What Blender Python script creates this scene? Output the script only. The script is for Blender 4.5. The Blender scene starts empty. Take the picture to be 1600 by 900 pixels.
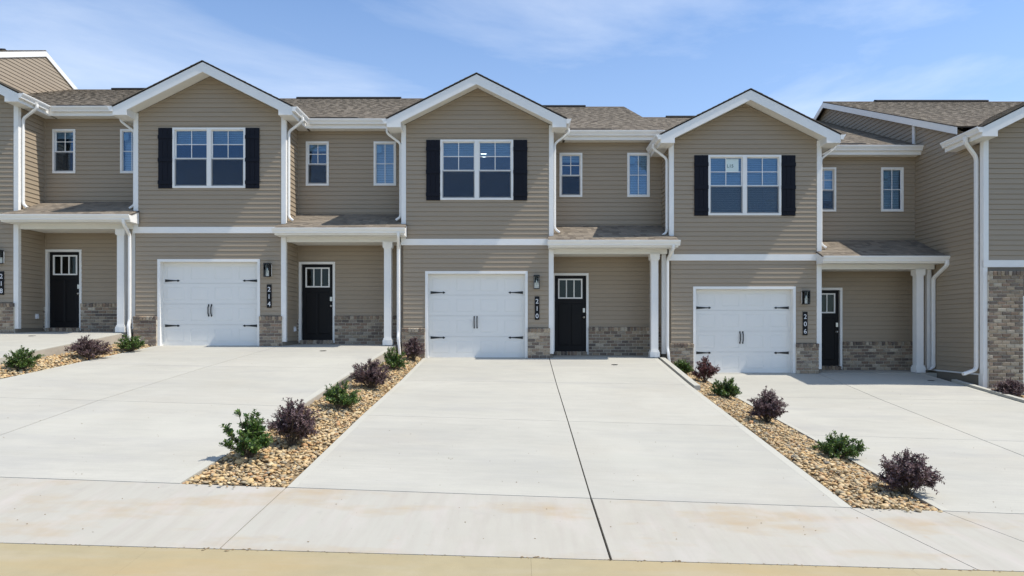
import bpy, math, random
import numpy as np
from mathutils import Vector
R = math.radians
random.seed(7); np.random.seed(7)
scene = bpy.context.scene
COL = scene.collection

# ------------------------------------------------------------------ camera
EYE = 1.85
cam_d = bpy.data.cameras.new("camera"); cam = bpy.data.objects.new("camera", cam_d)
COL.objects.link(cam); scene.camera = cam
cam.location = (0, 0, EYE); cam.rotation_euler = (R(90), 0, 0)
cam_d.sensor_width = 36; cam_d.lens = 24.0
cam_d.shift_x = -12/1600; cam_d.shift_y = 68/1600
cam_d.clip_start = 0.1; cam_d.clip_end = 3000

# ------------------------------------------------------------------ sun + sky
SUN = Vector((0.615, -0.086, 1.0)).normalized()
elev = math.asin(SUN.z); azi = math.atan2(SUN.x, SUN.y)
sl = bpy.data.lights.new("sun", 'SUN'); sun = bpy.data.objects.new("sun", sl); COL.objects.link(sun)
sl.energy = 5.0; sl.angle = R(0.5); sl.color = (1.0, 0.95, 0.87)
sun.rotation_euler = SUN.to_track_quat('Z', 'Y').to_euler(); sun.location = (20, -5, 40)

world = bpy.data.worlds.new("World"); scene.world = world; world.use_nodes = True
wt = world.node_tree; wt.nodes.clear()
def WN(t, **k):
    n = wt.nodes.new(t)
    for a, b in k.items(): setattr(n, a, b)
    return n
wl = wt.links.new
sky = WN('ShaderNodeTexSky', sky_type='NISHITA', sun_disc=False)
sky.sun_elevation = elev; sky.sun_rotation = azi; sky.air_density = 1.0; sky.dust_density = 0.3; sky.ozone_density = 2.0
tc = WN('ShaderNodeTexCoord')
sep = WN('ShaderNodeSeparateXYZ'); wl(tc.outputs['Generated'], sep.inputs[0])
# project the view direction onto a high cloud layer
zc = WN('ShaderNodeMath', operation='MAXIMUM'); zc.inputs[1].default_value = 0.03; wl(sep.outputs[2], zc.inputs[0])
dx = WN('ShaderNodeMath', operation='DIVIDE'); wl(sep.outputs[0], dx.inputs[0]); wl(zc.outputs[0], dx.inputs[1])
dy = WN('ShaderNodeMath', operation='DIVIDE'); wl(sep.outputs[1], dy.inputs[0]); wl(zc.outputs[0], dy.inputs[1])
cmb = WN('ShaderNodeCombineXYZ'); wl(dx.outputs[0], cmb.inputs[0]); wl(dy.outputs[0], cmb.inputs[1])
mp = WN('ShaderNodeMapping'); mp.inputs['Rotation'].default_value = (0, 0, R(14)); mp.inputs['Scale'].default_value = (0.30, 0.55, 1); mp.inputs['Location'].default_value = (0.9, 2.3, 0)
wl(cmb.outputs[0], mp.inputs[0])
nz = WN('ShaderNodeTexNoise'); nz.inputs['Scale'].default_value = 1.3; nz.inputs['Detail'].default_value = 9; nz.inputs['Roughness'].default_value = 0.58; nz.inputs['Distortion'].default_value = 0.5
wl(mp.outputs[0], nz.inputs[0])
cr = WN('ShaderNodeMapRange'); cr.inputs[1].default_value = 0.45; cr.inputs[2].default_value = 0.86; cr.inputs[3].default_value = 0; cr.inputs[4].default_value = 0.8
wl(nz.outputs['Fac'], cr.inputs[0])
hz = WN('ShaderNodeMapRange'); hz.inputs[1].default_value = 0.0; hz.inputs[2].default_value = 0.55; hz.inputs[3].default_value = 0.52; hz.inputs[4].default_value = 0.0
wl(sep.outputs[2], hz.inputs[0])
tint = WN('ShaderNodeMix', data_type='RGBA', blend_type='MULTIPLY'); tint.inputs[0].default_value = 1
wl(sky.outputs[0], tint.inputs[6]); tint.inputs[7].default_value = (1.13, 1.46, 1.78, 1)
mx = WN('ShaderNodeMix', data_type='RGBA'); wl(hz.outputs[0], mx.inputs[0]); wl(tint.outputs[2], mx.inputs[6]); mx.inputs[7].default_value = (7.3, 8.4, 9.7, 1)
mc = WN('ShaderNodeMix', data_type='RGBA'); wl(cr.outputs[0], mc.inputs[0]); wl(mx.outputs[2], mc.inputs[6]); mc.inputs[7].default_value = (10.5, 11.0, 11.6, 1)
bg = WN('ShaderNodeBackground'); bg.inputs[1].default_value = 0.112
wl(mc.outputs[2], bg.inputs[0])
wo = WN('ShaderNodeOutputWorld'); wl(bg.outputs[0], wo.inputs[0])
scene.view_settings.view_transform = 'Standard'; scene.view_settings.look = 'None'
scene.view_settings.exposure = 0.0; scene.view_settings.gamma = 1.0; scene.view_settings.use_curve_mapping = False

# ------------------------------------------------------------------ materials
def mat(name, base, rough=0.6, var=None, bump=None, spec=0.5, obj_rand=None, ramp=None, metal=0.0, attr=False, scale_vec=None, stain=None):
    """base colour, var=(scale, amount) tonal noise, bump=(scale,strength,dist), ramp = list of colours by object random / tint attribute"""
    m = bpy.data.materials.new(name); m.use_nodes = True
    nt = m.node_tree; L = nt.links.new; b = nt.nodes['Principled BSDF']
    b.inputs['Roughness'].default_value = rough; b.inputs['Metallic'].default_value = metal
    b.inputs['Specular IOR Level'].default_value = spec
    N = nt.nodes.new
    g = N('ShaderNodeNewGeometry'); mpn = N('ShaderNodeMapping'); L(g.outputs['Position'], mpn.inputs[0])
    if scale_vec: mpn.inputs['Scale'].default_value = scale_vec
    if ramp:
        r = N('ShaderNodeValToRGB'); r.color_ramp.interpolation = 'LINEAR'
        els = r.color_ramp.elements
        while len(els) < len(ramp): els.new(0.5)
        for i, c in enumerate(ramp):
            els[i].position = i/(len(ramp)-1); els[i].color = (*c, 1)
        if attr:
            a = N('ShaderNodeAttribute'); a.attribute_name = 'tint'; L(a.outputs['Fac'], r.inputs[0])
        else:
            a = N('ShaderNodeObjectInfo'); L(a.outputs['Random'], r.inputs[0])
        cur = r.outputs[0]
    else:
        rgb = N('ShaderNodeRGB'); rgb.outputs[0].default_value = (*base, 1); cur = rgb.outputs[0]
    def mulval(cur, val):
        mm = N('ShaderNodeMix'); mm.data_type = 'RGBA'; mm.blend_type = 'MULTIPLY'; mm.inputs[0].default_value = 1
        L(cur, mm.inputs[6]); L(val, mm.inputs[7]); return mm.outputs[2]
    for v in (var if isinstance(var, list) else [var] if var else []):
        sc, amt = v
        n = N('ShaderNodeTexNoise'); n.inputs['Scale'].default_value = sc; n.inputs['Detail'].default_value = 6; n.inputs['Roughness'].default_value = 0.62
        L(mpn.outputs[0], n.inputs[0])
        mr = N('ShaderNodeMapRange'); mr.inputs[1].default_value = 0.25; mr.inputs[2].default_value = 0.75; mr.inputs[3].default_value = 1-amt; mr.inputs[4].default_value = 1+amt
        L(n.outputs['Fac'], mr.inputs[0]); cur = mulval(cur, mr.outputs[0])
    if obj_rand:
        oi = N('ShaderNodeObjectInfo'); mr = N('ShaderNodeMapRange'); mr.inputs[3].default_value = 1-obj_rand; mr.inputs[4].default_value = 1+obj_rand
        L(oi.outputs['Random'], mr.inputs[0]); cur = mulval(cur, mr.outputs[0])
    for st in (stain or []):
        col, sc, lo, hi, amt, off = st[:6]
        n = N('ShaderNodeTexNoise'); n.inputs['Scale'].default_value = sc; n.inputs['Detail'].default_value = 5; n.inputs['Roughness'].default_value = 0.6
        mp2 = N('ShaderNodeMapping'); L(g.outputs['Position'], mp2.inputs[0]); mp2.inputs['Location'].default_value = off
        if len(st) > 6: mp2.inputs['Scale'].default_value = st[6]
        L(mp2.outputs[0], n.inputs[0])
        mr = N('ShaderNodeMapRange'); mr.inputs[1].default_value = lo; mr.inputs[2].default_value = hi; mr.inputs[3].default_value = 0; mr.inputs[4].default_value = amt
        L(n.outputs['Fac'], mr.inputs[0])
        mm = N('ShaderNodeMix'); mm.data_type = 'RGBA'; L(mr.outputs[0], mm.inputs[0]); L(cur, mm.inputs[6]); mm.inputs[7].default_value = (*col, 1)
        cur = mm.outputs[2]
    L(cur, b.inputs['Base Color'])
    if bump:
        n = N('ShaderNodeTexNoise'); n.inputs['Scale'].default_value = bump[0]; n.inputs['Detail'].default_value = 6; L(mpn.outputs[0], n.inputs[0])
        bp = N('ShaderNodeBump'); bp.inputs['Strength'].default_value = bump[1]; bp.inputs['Distance'].default_value = bump[2]
        L(n.outputs['Fac'], bp.inputs['Height']); L(bp.outputs[0], b.inputs['Normal'])
    return m

M = {}
M['siding'] = mat('vinyl_siding', (0.345, 0.277, 0.198), 0.55, var=[(1.2, 0.03), (60, 0.025)], bump=(90, 0.12, 0.002), obj_rand=0.02, spec=0.35, scale_vec=(1, 1, 4))
M['sheath'] = mat('sheathing', (0.20, 0.17, 0.13), 0.8)
M['white'] = mat('white_trim_paint', (0.83, 0.81, 0.765), 0.45, var=(3, 0.03))
M['cream'] = mat('white_vinyl_soffit', (0.76, 0.74, 0.68), 0.5, var=(3, 0.03))
M['garage'] = mat('garage_door_enamel', (0.78, 0.765, 0.72), 0.38)
M['black'] = mat('black_paint', (0.008, 0.008, 0.009), 0.5, spec=0.25, var=(8, 0.1))
M['navy'] = mat('shutter_paint', (0.007, 0.008, 0.014), 0.6, spec=0.2, var=(20, 0.15), bump=(80, 0.2, 0.002), scale_vec=(1, 1, 0.15))
M['door'] = mat('entry_door_paint', (0.008, 0.0075, 0.008), 0.5, spec=0.2, bump=(60, 0.12, 0.001), scale_vec=(1, 1, 0.1))
M['nickel'] = mat('satin_nickel', (0.6, 0.57, 0.52), 0.3, metal=1.0)
M['iron'] = mat('black_iron', (0.01, 0.01, 0.011), 0.35)
M['mortar'] = mat('mortar', (0.58, 0.52, 0.42), 0.9, var=[(30, 0.12), (4, .06)], bump=(140, 0.5, 0.004))
BR = [(0.214, 0.147, 0.106), (0.378, 0.301, 0.213), (0.239, 0.179, 0.131), (0.139, 0.115, 0.098), (0.428, 0.346, 0.25), (0.302, 0.211, 0.15), (0.164, 0.134, 0.112), (0.529, 0.454, 0.35), (0.277, 0.224, 0.169), (0.151, 0.115, 0.094)]
M['brick'] = mat('tumbled_brick', (0, 0, 0), 0.9, ramp=BR, var=[(22, 0.22), (90, 0.16)], bump=(110, 0.55, 0.004), spec=0.2)
SH = [(0.158, 0.13, 0.101), (0.212, 0.178, 0.138), (0.259, 0.218, 0.169), (0.19, 0.16, 0.123), (0.272, 0.229, 0.175), (0.225, 0.19, 0.147)]
M['shingle'] = mat('asphalt_shingle', (0, 0, 0), 0.95, ramp=SH, attr=True, var=[(0.7, 0.07), (120, 0.22)], bump=(260, 0.5, 0.003), spec=0.15)
M['deck'] = mat('roof_deck', (0.08, 0.068, 0.058), 0.95)
M['felt'] = mat('black_vent', (0.018, 0.018, 0.02), 0.8)
CS = [((0.385, 0.37, 0.32), 1.6, .46, .62, .30, (4, 4, 0), (.5, 26, 1)), ((0.50, 0.48, 0.41), 0.7, .5, .66, .45, (12, 3, 0), (1, .5, 1)), ((0.36, 0.35, 0.305), 0.45, 0.48, 0.72, 0.5, (6, 8, 0), (.5, 1, 1)), ((0.46, 0.445, 0.375), 1.1, .5, .7, .5, (2, 9, 0), (.35, 3, 1)), ((0.34, 0.32, 0.29), 3.5, .66, .78, .35, (5, 5, 0)), ((0.42, 0.37, 0.29), 0.55, 0.53, 0.80, 0.32, (3, 1, 0)), ((0.33, 0.32, 0.305), 0.9, 0.5, 0.8, 0.5, (9, 4, 0), (0.5, 1.6, 1))]
M['concrete'] = mat('broomed_concrete', (0.447, 0.427, 0.366), 0.9, obj_rand=0.025, var=[(0.35, 0.07), (2.6, 0.05), (45, 0.05), (300, 0.09)], bump=(170, 0.35, 0.003), spec=0.25,
                    scale_vec=(1, 2.6, 1), stain=CS)
M['concrete_edge'] = mat('tooled_concrete', (0.465, 0.447, 0.38), 0.8, var=[(1.1, 0.04), (30, 0.03)], bump=(60, 0.12, 0.002), spec=0.3)
M['apron'] = mat('apron_concrete', (0.428, 0.40, 0.335), 0.9, var=[(0.5, 0.05), (3, 0.04), (300, 0.06)], bump=(170, 0.35, 0.003), spec=0.25,
                 stain=[((0.43, 0.41, 0.35), .5, .42, .6, .75, (8, 3, 0)), ((0.40, 0.29, 0.165), 1.0, 0.53, 0.72, 0.7, (5, 2, 0), (0.7, 1.6, 1)), ((0.38, 0.34, 0.29), 2.0, .45, .7, .4, (3, 3, 0), (5, .5, 1)), ((0.33, 0.31, 0.28), 5.0, .62, .75, .35, (1, 1, 0)), ((0.52, 0.46, 0.42), 2.2, 0.5, 0.75, 0.4, (1, 7, 0), (1.8, .5, 1)), ((0.45, 0.26, 0.10), 1.9, 0.68, 0.8, 0.5, (4, 4, 0))])
M['gutter_pan'] = mat('stained_gutter_concrete', (0.36, 0.30, 0.175), 0.9, var=[(0.8, 0.08), (6, 0.05), (250, 0.08)], bump=(150, 0.4, 0.003),
                      stain=[((0.42, 0.29, 0.13), 0.8, 0.45, 0.72, 0.55, (2, 2, 0), (0.5, 3, 1)), ((0.42, 0.37, 0.28), 1.6, 0.5, 0.8, 0.5, (7, 3, 0), (.5, 2, 1))])
M['formed'] = mat('formed_concrete', (0.40, 0.355, 0.29), 0.9, var=[(1.5, 0.12), (14, 0.08)], bump=(60, 0.35, 0.004))
M['block'] = mat('foundation_concrete', (0.23, 0.22, 0.205), 0.9, var=[(2, 0.12), (14, 0.1)], bump=(60, 0.4, 0.004))
M['joint'] = mat('joint_filler', (0.10, 0.092, 0.08), 0.95)
M['asphalt'] = mat('asphalt', (0.05, 0.05, 0.052), 0.9, var=[(0.5, 0.1), (200, 0.3)], bump=(220, 0.5, 0.006))
M['ground'] = mat('ground_soil_grass', (0.12, 0.12, 0.055), 0.95, var=[(0.15, 0.2), (4, 0.25)], bump=(12, 0.6, 0.05))
M['soil'] = mat('bed_soil', (0.22, 0.16, 0.09), 0.95, var=(20, 0.3))
PB = [(0.407, 0.249, 0.104), (0.532, 0.366, 0.174), (0.314, 0.257, 0.172), (0.51, 0.327, 0.143), (0.644, 0.512, 0.301), (0.445, 0.243, 0.106), (0.519, 0.405, 0.231), (0.228, 0.211, 0.173), (0.593, 0.396, 0.171), (0.561, 0.443, 0.258), (0.393, 0.296, 0.163)]
M['pebble'] = mat('river_stone', (0, 0, 0), 0.7, ramp=PB, var=[(30, 0.14), (160, 0.1)], bump=(90, 0.25, 0.003), spec=0.35)
M['pebbles'] = mat('river_stone_mass', (0, 0, 0), 0.7, ramp=PB, attr=True, var=[(30, 0.14), (160, 0.1)], bump=(90, 0.25, 0.003), spec=0.35)
M['twig'] = mat('shrub_stem', (0.10, 0.075, 0.05), 0.85, var=(40, 0.2))
M['blind'] = mat('blind_vinyl', (0.60, 0.64, 0.62), 0.5)
M['blind_pale'] = mat('pale_blind_vinyl', (0.86, 0.88, 0.86), 0.5)
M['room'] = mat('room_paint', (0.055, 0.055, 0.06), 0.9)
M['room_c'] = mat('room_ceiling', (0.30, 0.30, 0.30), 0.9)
M['plastic'] = mat('outlet_plastic', (0.72, 0.72, 0.72), 0.4)
M['digit'] = mat('number_paint', (0.80, 0.80, 0.80), 0.5)
M['paper'] = mat('notice_paper', (0.62, 0.72, 0.70), 0.7)
M['ink'] = mat('notice_ink', (0.03, 0.10, 0.09), 0.7)

def leaf_mat(name, ramp, rough, trans):
    m = mat(name, (0, 0, 0), rough, ramp=ramp, attr=True, spec=0.45)
    nt = m.node_tree; b = nt.nodes['Principled BSDF']; out = nt.nodes['Material Output']
    t = nt.nodes.new('ShaderNodeBsdfTranslucent'); mxs = nt.nodes.new('ShaderNodeMixShader'); mxs.inputs[0].default_value = trans
    src = b.inputs['Base Color'].links[0].from_socket
    nt.links.new(src, t.inputs[0]); nt.links.new(b.outputs[0], mxs.inputs[1]); nt.links.new(t.outputs[0], mxs.inputs[2]); nt.links.new(mxs.outputs[0], out.inputs[0])
    return m
M['leaf_green'] = leaf_mat('glossy_green_leaf', [(0.035, 0.075, 0.020), (0.075, 0.145, 0.032), (0.055, 0.112, 0.03), (0.19, 0.26, 0.055), (0.10, 0.18, 0.04)], 0.27, 0.22)
M['leaf_purple'] = leaf_mat('plum_leaf', [(0.085, 0.046, 0.050), (0.135, 0.080, 0.086), (0.20, 0.145, 0.148), (0.105, 0.060, 0.064), (0.17, 0.09, 0.088)], 0.5, 0.2)
M['leaf_red'] = leaf_mat('wine_red_leaf', [(0.07, 0.025, 0.03), (0.15, 0.045, 0.05), (0.19, 0.08, 0.075), (0.10, 0.035, 0.04)], 0.5, 0.25)

def glass_mat(name, refl, tint_, ior=1.5, gc=(0.55, 0.76, 1.0)):
    m = bpy.data.materials.new(name); m.use_nodes = True; nt = m.node_tree; nt.nodes.clear(); L = nt.links.new
    o = nt.nodes.new('ShaderNodeOutputMaterial'); mxs = nt.nodes.new('ShaderNodeMixShader')
    tr = nt.nodes.new('ShaderNodeBsdfTransparent'); tr.inputs[0].default_value = (*tint_, 1)
    gl = nt.nodes.new('ShaderNodeBsdfGlossy'); gl.inputs['Roughness'].default_value = 0.02; gl.inputs[0].default_value = (*gc, 1)
    lw = nt.nodes.new('ShaderNodeFresnel'); lw.inputs[0].default_value = ior
    a = nt.nodes.new('ShaderNodeMath'); a.operation = 'ADD'; a.use_clamp = True; a.inputs[1].default_value = refl
    n = nt.nodes.new('ShaderNodeTexNoise'); n.inputs['Scale'].default_value = 2.2
    bp = nt.nodes.new('ShaderNodeBump'); bp.inputs['Strength'].default_value = 0.05; bp.inputs['Distance'].default_value = 0.02
    L(n.outputs['Fac'], bp.inputs['Height']); L(bp.outputs[0], gl.inputs['Normal'])
    L(lw.outputs[0], a.inputs[0]); L(a.outputs[0], mxs.inputs[0]); L(tr.outputs[0], mxs.inputs[1]); L(gl.outputs[0], mxs.inputs[2]); L(mxs.outputs[0], o.inputs[0])
    return m
M['glass'] = glass_mat('window_glass', 0.04, (0.78, 0.87, 0.93), 1.5, (0.46, 0.64, 0.90))
M['lglass'] = glass_mat('lantern_glass', 0.0, (0.95, 0.96, 0.95), 1.15, (1, 1, 1))
M['dglass'] = glass_mat('obscured_door_glass', 0.0, (0.55, 0.57, 0.55), 1.42, (0.8, 0.85, 0.85))
def screen_mat():
    m = bpy.data.materials.new('insect_screen'); m.use_nodes = True; nt = m.node_tree; b = nt.nodes['Principled BSDF']; o = nt.nodes['Material Output']
    b.inputs['Base Color'].default_value = (.03, .032, .035, 1); b.inputs['Roughness'].default_value = .8
    t = nt.nodes.new('ShaderNodeBsdfTransparent'); x = nt.nodes.new('ShaderNodeMixShader'); x.inputs[0].default_value = .42
    nt.links.new(t.outputs[0], x.inputs[1]); nt.links.new(b.outputs[0], x.inputs[2]); nt.links.new(x.outputs[0], o.inputs[0]); return m
M['screen'] = screen_mat()
def emis(name, col, s):
    m = bpy.data.materials.new(name); m.use_nodes = True; b = m.node_tree.nodes['Principled BSDF']
    b.inputs['Emission Color'].default_value = (*col, 1); b.inputs['Emission Strength'].default_value = s; return m
M['lamp'] = emis('ceiling_lamp_light', (1.0, 0.93, 0.8), 9.0)

# ------------------------------------------------------------------ mesh helpers
class MB:
    def __init__(s): s.v = []; s.f = []; s.smooth = False
    def add(s, vs, fs):
        o = len(s.v); s.v += [tuple(p) for p in vs]; s.f += [tuple(i+o for i in f) for f in fs]; return s
    def box(s, x0, x1, y0, y1, z0, z1):
        return s.add([(x0,y0,z0),(x1,y0,z0),(x1,y1,z0),(x0,y1,z0),(x0,y0,z1),(x1,y0,z1),(x1,y1,z1),(x0,y1,z1)],
                     [(0,3,2,1),(4,5,6,7),(0,1,5,4),(1,2,6,5),(2,3,7,6),(3,0,4,7)])
    def prism(s, poly, axis, a, b):
        """poly: 2-D outline; axis 'y': points are (x,z); axis 'x': (y,z); axis 'z': (x,y)"""
        n = len(poly)
        def P(p, t): return (p[0], t, p[1]) if axis == 'y' else (t, p[0], p[1]) if axis == 'x' else (p[0], p[1], t)
        vs = [P(p, a) for p in poly] + [P(p, b) for p in poly]
        fs = [tuple(range(n)), tuple(range(2*n-1, n-1, -1))] + [(i, i+n, (i+1) % n + n, (i+1) % n) for i in range(n)]
        return s.add(vs, fs)
    def hexa(s, bot, top):
        return s.add(list(bot)+list(top), [(0,3,2,1),(4,5,6,7),(0,1,5,4),(1,2,6,5),(2,3,7,6),(3,0,4,7)])
    def sweep(s, pts, w, h, side, r=0.012):
        """rectangular tube with softened corners along pts; side = constant axis across the bend"""
        side = Vector(side).normalized(); pts = [Vector(p) for p in pts]
        rings = []
        for i, p in enumerate(pts):
            t = (pts[min(i+1, len(pts)-1)] - pts[max(i-1, 0)]).normalized()
            up = side.cross(t).normalized()
            sc = 1.0
            cs = [(-w/2+r,-h/2),(w/2-r,-h/2),(w/2,-h/2+r),(w/2,h/2-r),(w/2-r,h/2),(-w/2+r,h/2),(-w/2,h/2-r),(-w/2,-h/2+r)]
            rings.append([p + side*a*sc + up*b*sc for a, b in cs])
        n = 8; vs = [v for rg in rings for v in rg]; fs = []
        for i in range(len(rings)-1):
            for k in range(n): fs.append((i*n+k, i*n+(k+1) % n, (i+1)*n+(k+1) % n, (i+1)*n+k))
        fs.append(tuple(range(n-1, -1, -1))); fs.append(tuple((len(rings)-1)*n+k for k in range(n)))
        return s.add(vs, fs)
    def cyl(s, c, r, h, axis='z', n=12, r2=None):
        r2 = r if r2 is None else r2; vs = []
        for t, rr in ((0, r), (h, r2)):
            for k in range(n):
                a = 2*math.pi*k/n; u, v = rr*math.cos(a), rr*math.sin(a)
                vs.append((c[0]+u, c[1]+v, c[2]+t) if axis == 'z' else (c[0]+u, c[1]+t, c[2]+v) if axis == 'y' else (c[0]+t, c[1]+u, c[2]+v))
        fs = [(k, (k+1) % n, (k+1) % n+n, k+n) for k in range(n)] + [tuple(range(n-1, -1, -1)), tuple(range(n, 2*n))]
        return s.add(vs, fs)
    def mesh(s, name, m):
        me = bpy.data.meshes.new(name); me.from_pydata(s.v, [], s.f)
        me.materials.append(m); 
        if s.smooth:
            for p in me.polygons: p.use_smooth = True
        fix_normals(me)
        return me
    def build(s, name, m, parent=None, loc=(0, 0, 0), rz=0.0, **props):
        return obj(name, s.mesh(name, m), parent, loc, rz, **props)
import bmesh
def fix_normals(me):
    bm = bmesh.new(); bm.from_mesh(me); bmesh.ops.recalc_face_normals(bm, faces=bm.faces); bm.to_mesh(me); bm.free()
def obj(name, me, parent=None, loc=(0, 0, 0), rz=0.0, **props):
    o = bpy.data.objects.new(name, me); COL.objects.link(o); o.parent = parent; o.location = loc
    if rz: o.rotation_euler = (0, 0, rz)
    for k, v in props.items(): o[k] = v
    return o
def arc(pts, rad=0.08, n=5):
    """round the corners of a polyline"""
    out = [Vector(pts[0])]
    for i in range(1, len(pts)-1):
        p0, p, p1 = Vector(pts[i-1]), Vector(pts[i]), Vector(pts[i+1])
        a = p + (p0-p).normalized()*min(rad, (p0-p).length*0.45); b = p + (p1-p).normalized()*min(rad, (p1-p).length*0.45)
        for k in range(n+1):
            t = k/n; out.append(a*(1-t)**2 + p*2*t*(1-t) + b*t*t)
    out.append(Vector(pts[-1])); return out

# ---- siding: every course is a board of its own
LAP = 0.1145
_cache = {}
def lapout(f): return 0.021-0.0150*f
def siding(wall, base, rz, z0, z1, ul, ur, openings=(), name='siding_board', extra=None):
    """courses on a wall; u runs along the wall, canonical outward = -y, rotated by rz. ul/ur: limits as functions of z"""
    n = int(math.ceil((z1-z0)/LAP - 1e-6)); br = [z0+i*LAP for i in range(n)]
    for zr in br:
        rt = min(zr+LAP, z1)
        cuts = sorted(set([zr, rt] + [z for o in openings for z in (o[2], o[3]) if zr+0.004 < z < rt-0.004] + [z for z in (extra or []) if zr+0.004 < z < rt-0.004]))
        comps = []; straddle = len(cuts) > 2
        for a, b in zip(cuts[:-1], cuts[1:]):
            mid = (a+b)/2
            la, lb, ra, rb = ul(a+1e-4), ul(b-1e-4), ur(a+1e-4), ur(b-1e-4)
            if ra-la < 0.03: continue
            if rb < lb: rb = lb = (lb+rb)/2
            segs = [(la, ra, lb, rb)]
            for o in openings:
                if o[2] < mid < o[3]:
                    ns = []
                    for (p, q, r_, s_) in segs:
                        if o[1] <= p or o[0] >= q: ns.append((p, q, r_, s_)); continue
                        if o[0] > p+0.01: ns.append((p, o[0], r_, o[0]))
                        if o[1] < q-0.01: ns.append((o[1], q, o[1], s_))
                    segs = ns
            comps.append((a, b, segs))
        groups = []
        if straddle: groups = [[(a, b, sg) for a, b, ss in comps for sg in ss]]
        else: groups = [[(a, b, sg)] for a, b, ss in comps for sg in ss]
        for gset in groups:
            if not gset: continue
            u0 = gset[0][2][0]
            key = tuple((round(a-zr, 4), round(b-zr, 4)) + tuple(round(q-u0, 4) for q in sg) for a, b, sg in gset)
            me = _cache.get(key)
            if me is None:
                mb = MB()
                for (a, b, p, q, r_, s_) in key:
                    if b > LAP-.001:      # the slot below the next butt
                        mb.hexa([(p, -.002, b-.009), (q, -.002, b-.009), (q, 0, b-.009), (p, 0, b-.009)], [(r_, -.002, b), (s_, -.002, b), (s_, 0, b), (r_, 0, b)]); b = max(b-.009, a+.002)
                    oa, ob = lapout(a/LAP), lapout(b/LAP)
                    mb.hexa([(p, -oa, a), (q, -oa, a), (q, 0, a), (p, 0, a)], [(r_, -ob, b), (s_, -ob, b), (s_, 0, b), (r_, 0, b)])
                me = mb.mesh(name, M['siding']); _cache[key] = me
            c, s = math.cos(rz), math.sin(rz)
            obj(name, me, wall, (base[0]+c*u0, base[1]+s*u0, base[2]+zr), rz)

def backing(mb, base, rz, z0, z1, u0, u1, openings, th=0.12):
    """solid wall behind the boards with real openings"""
    us = sorted(set([u0, u1] + [min(max(v, u0), u1) for o in openings for v in o[:2]])); zs = sorted(set([z0, z1] + [min(max(v, z0), z1) for o in openings for v in o[2:]]))
    c, s = math.cos(rz), math.sin(rz)
    def T(u, y, z): return (base[0]+c*u-s*y, base[1]+s*u+c*y, base[2]+z)
    for a, b in zip(us[:-1], us[1:]):
        for p, q in zip(zs[:-1], zs[1:]):
            m_, k_ = (a+b)/2, (p+q)/2
            if any(o[0] < m_ < o[1] and o[2] < k_ < o[3] for o in openings): continue
            mb.hexa([T(a, 0, p), T(b, 0, p), T(b, th, p), T(a, th, p)], [T(a, 0, q), T(b, 0, q), T(b, th, q), T(a, th, q)])

# ---- bricks
BL, BH, BJ = 0.178, 0.0665, 0.014
_bc = {}
def brick_mesh(l, h, d, k):
    key = (round(l, 3), round(h, 3), round(d, 3), k)
    if key not in _bc:
        rnd = random.Random(hash(key) & 0xffff); mb = MB(); c = 0.006
        def j(): return rnd.uniform(-0.0022, 0.0022)
        f = [(j(), j(), j()), (l+j(), j(), j()), (l+j(), j(), h+j()), (j(), j(), h+j())]
        i_ = [(c+j(), -c+j(), c+j()), (l-c+j(), -c+j(), c+j()), (l-c+j(), -c+j(), h-c+j()), (c+j(), -c+j(), h-c+j())]
        b = [(0, d, 0), (l, d, 0), (l, d, h), (0, d, h)]
        mb.add(f+i_+b, [(4,5,6,7),(0,1,5,4),(1,2,6,5),(2,3,7,6),(3,0,4,7),(0,8,9,1),(1,9,10,2),(2,10,11,3),(3,11,8,0)])
        _bc[key] = mb.mesh('brick', M['brick'])
    return _bc[key]
def brickwork(parent, base, rz, W, rows, cap=True, name='brick_wainscot', depth=0.07, openings=()):
    """brick veneer panel: mortar bed mesh + each brick a child. Returns height"""
    ch = BH+BJ; H = rows*ch + (0.098 if cap else 0)
    mb = MB(); mb.box(0.0, W, 0.012, depth, 0.0, rows*ch-0.003 if cap else H)
    if cap: mb.prism([(0.0, rows*ch-0.003), (0.0, rows*ch+0.085), (depth, rows*ch+0.105), (depth, rows*ch-0.003)], 'x', 0.002, W-0.002)
    w = mb.build(name, M['mortar'], parent, base, rz)
    rnd = random.Random(int(base[0]*100)+rows)
    for r in range(rows):
        x = 0.0; off = 0 if r % 2 else (BL-BJ)/2
        first = True
        while x < W-0.02:
            l = BL if not (first and off) else off
            l = min(l, W-x); first = False
            if W-(x+l) < 0.04: l = W-x
            if l > 0.03: obj('brick', brick_mesh(l-0.001, BH, depth-0.012, rnd.randint(0, 3)), w, (x, rnd.uniform(-0.0025, 0.0025), r*ch+BJ*0.5))
            x += l+BJ
    if cap:
        n = max(2, round((W+BJ)/(0.070+BJ))); p = (W+BJ)/n
        for i in range(n):
            o = obj('brick', brick_mesh(p-BJ, 0.092, depth+0.004, rnd.randint(0, 3)), w, (i*p, -0.014+rnd.uniform(-0.002, 0.002), rows*ch+0.004))
            o.rotation_euler = (R(rnd.uniform(5, 9)), 0, 0)
    return w, H

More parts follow.
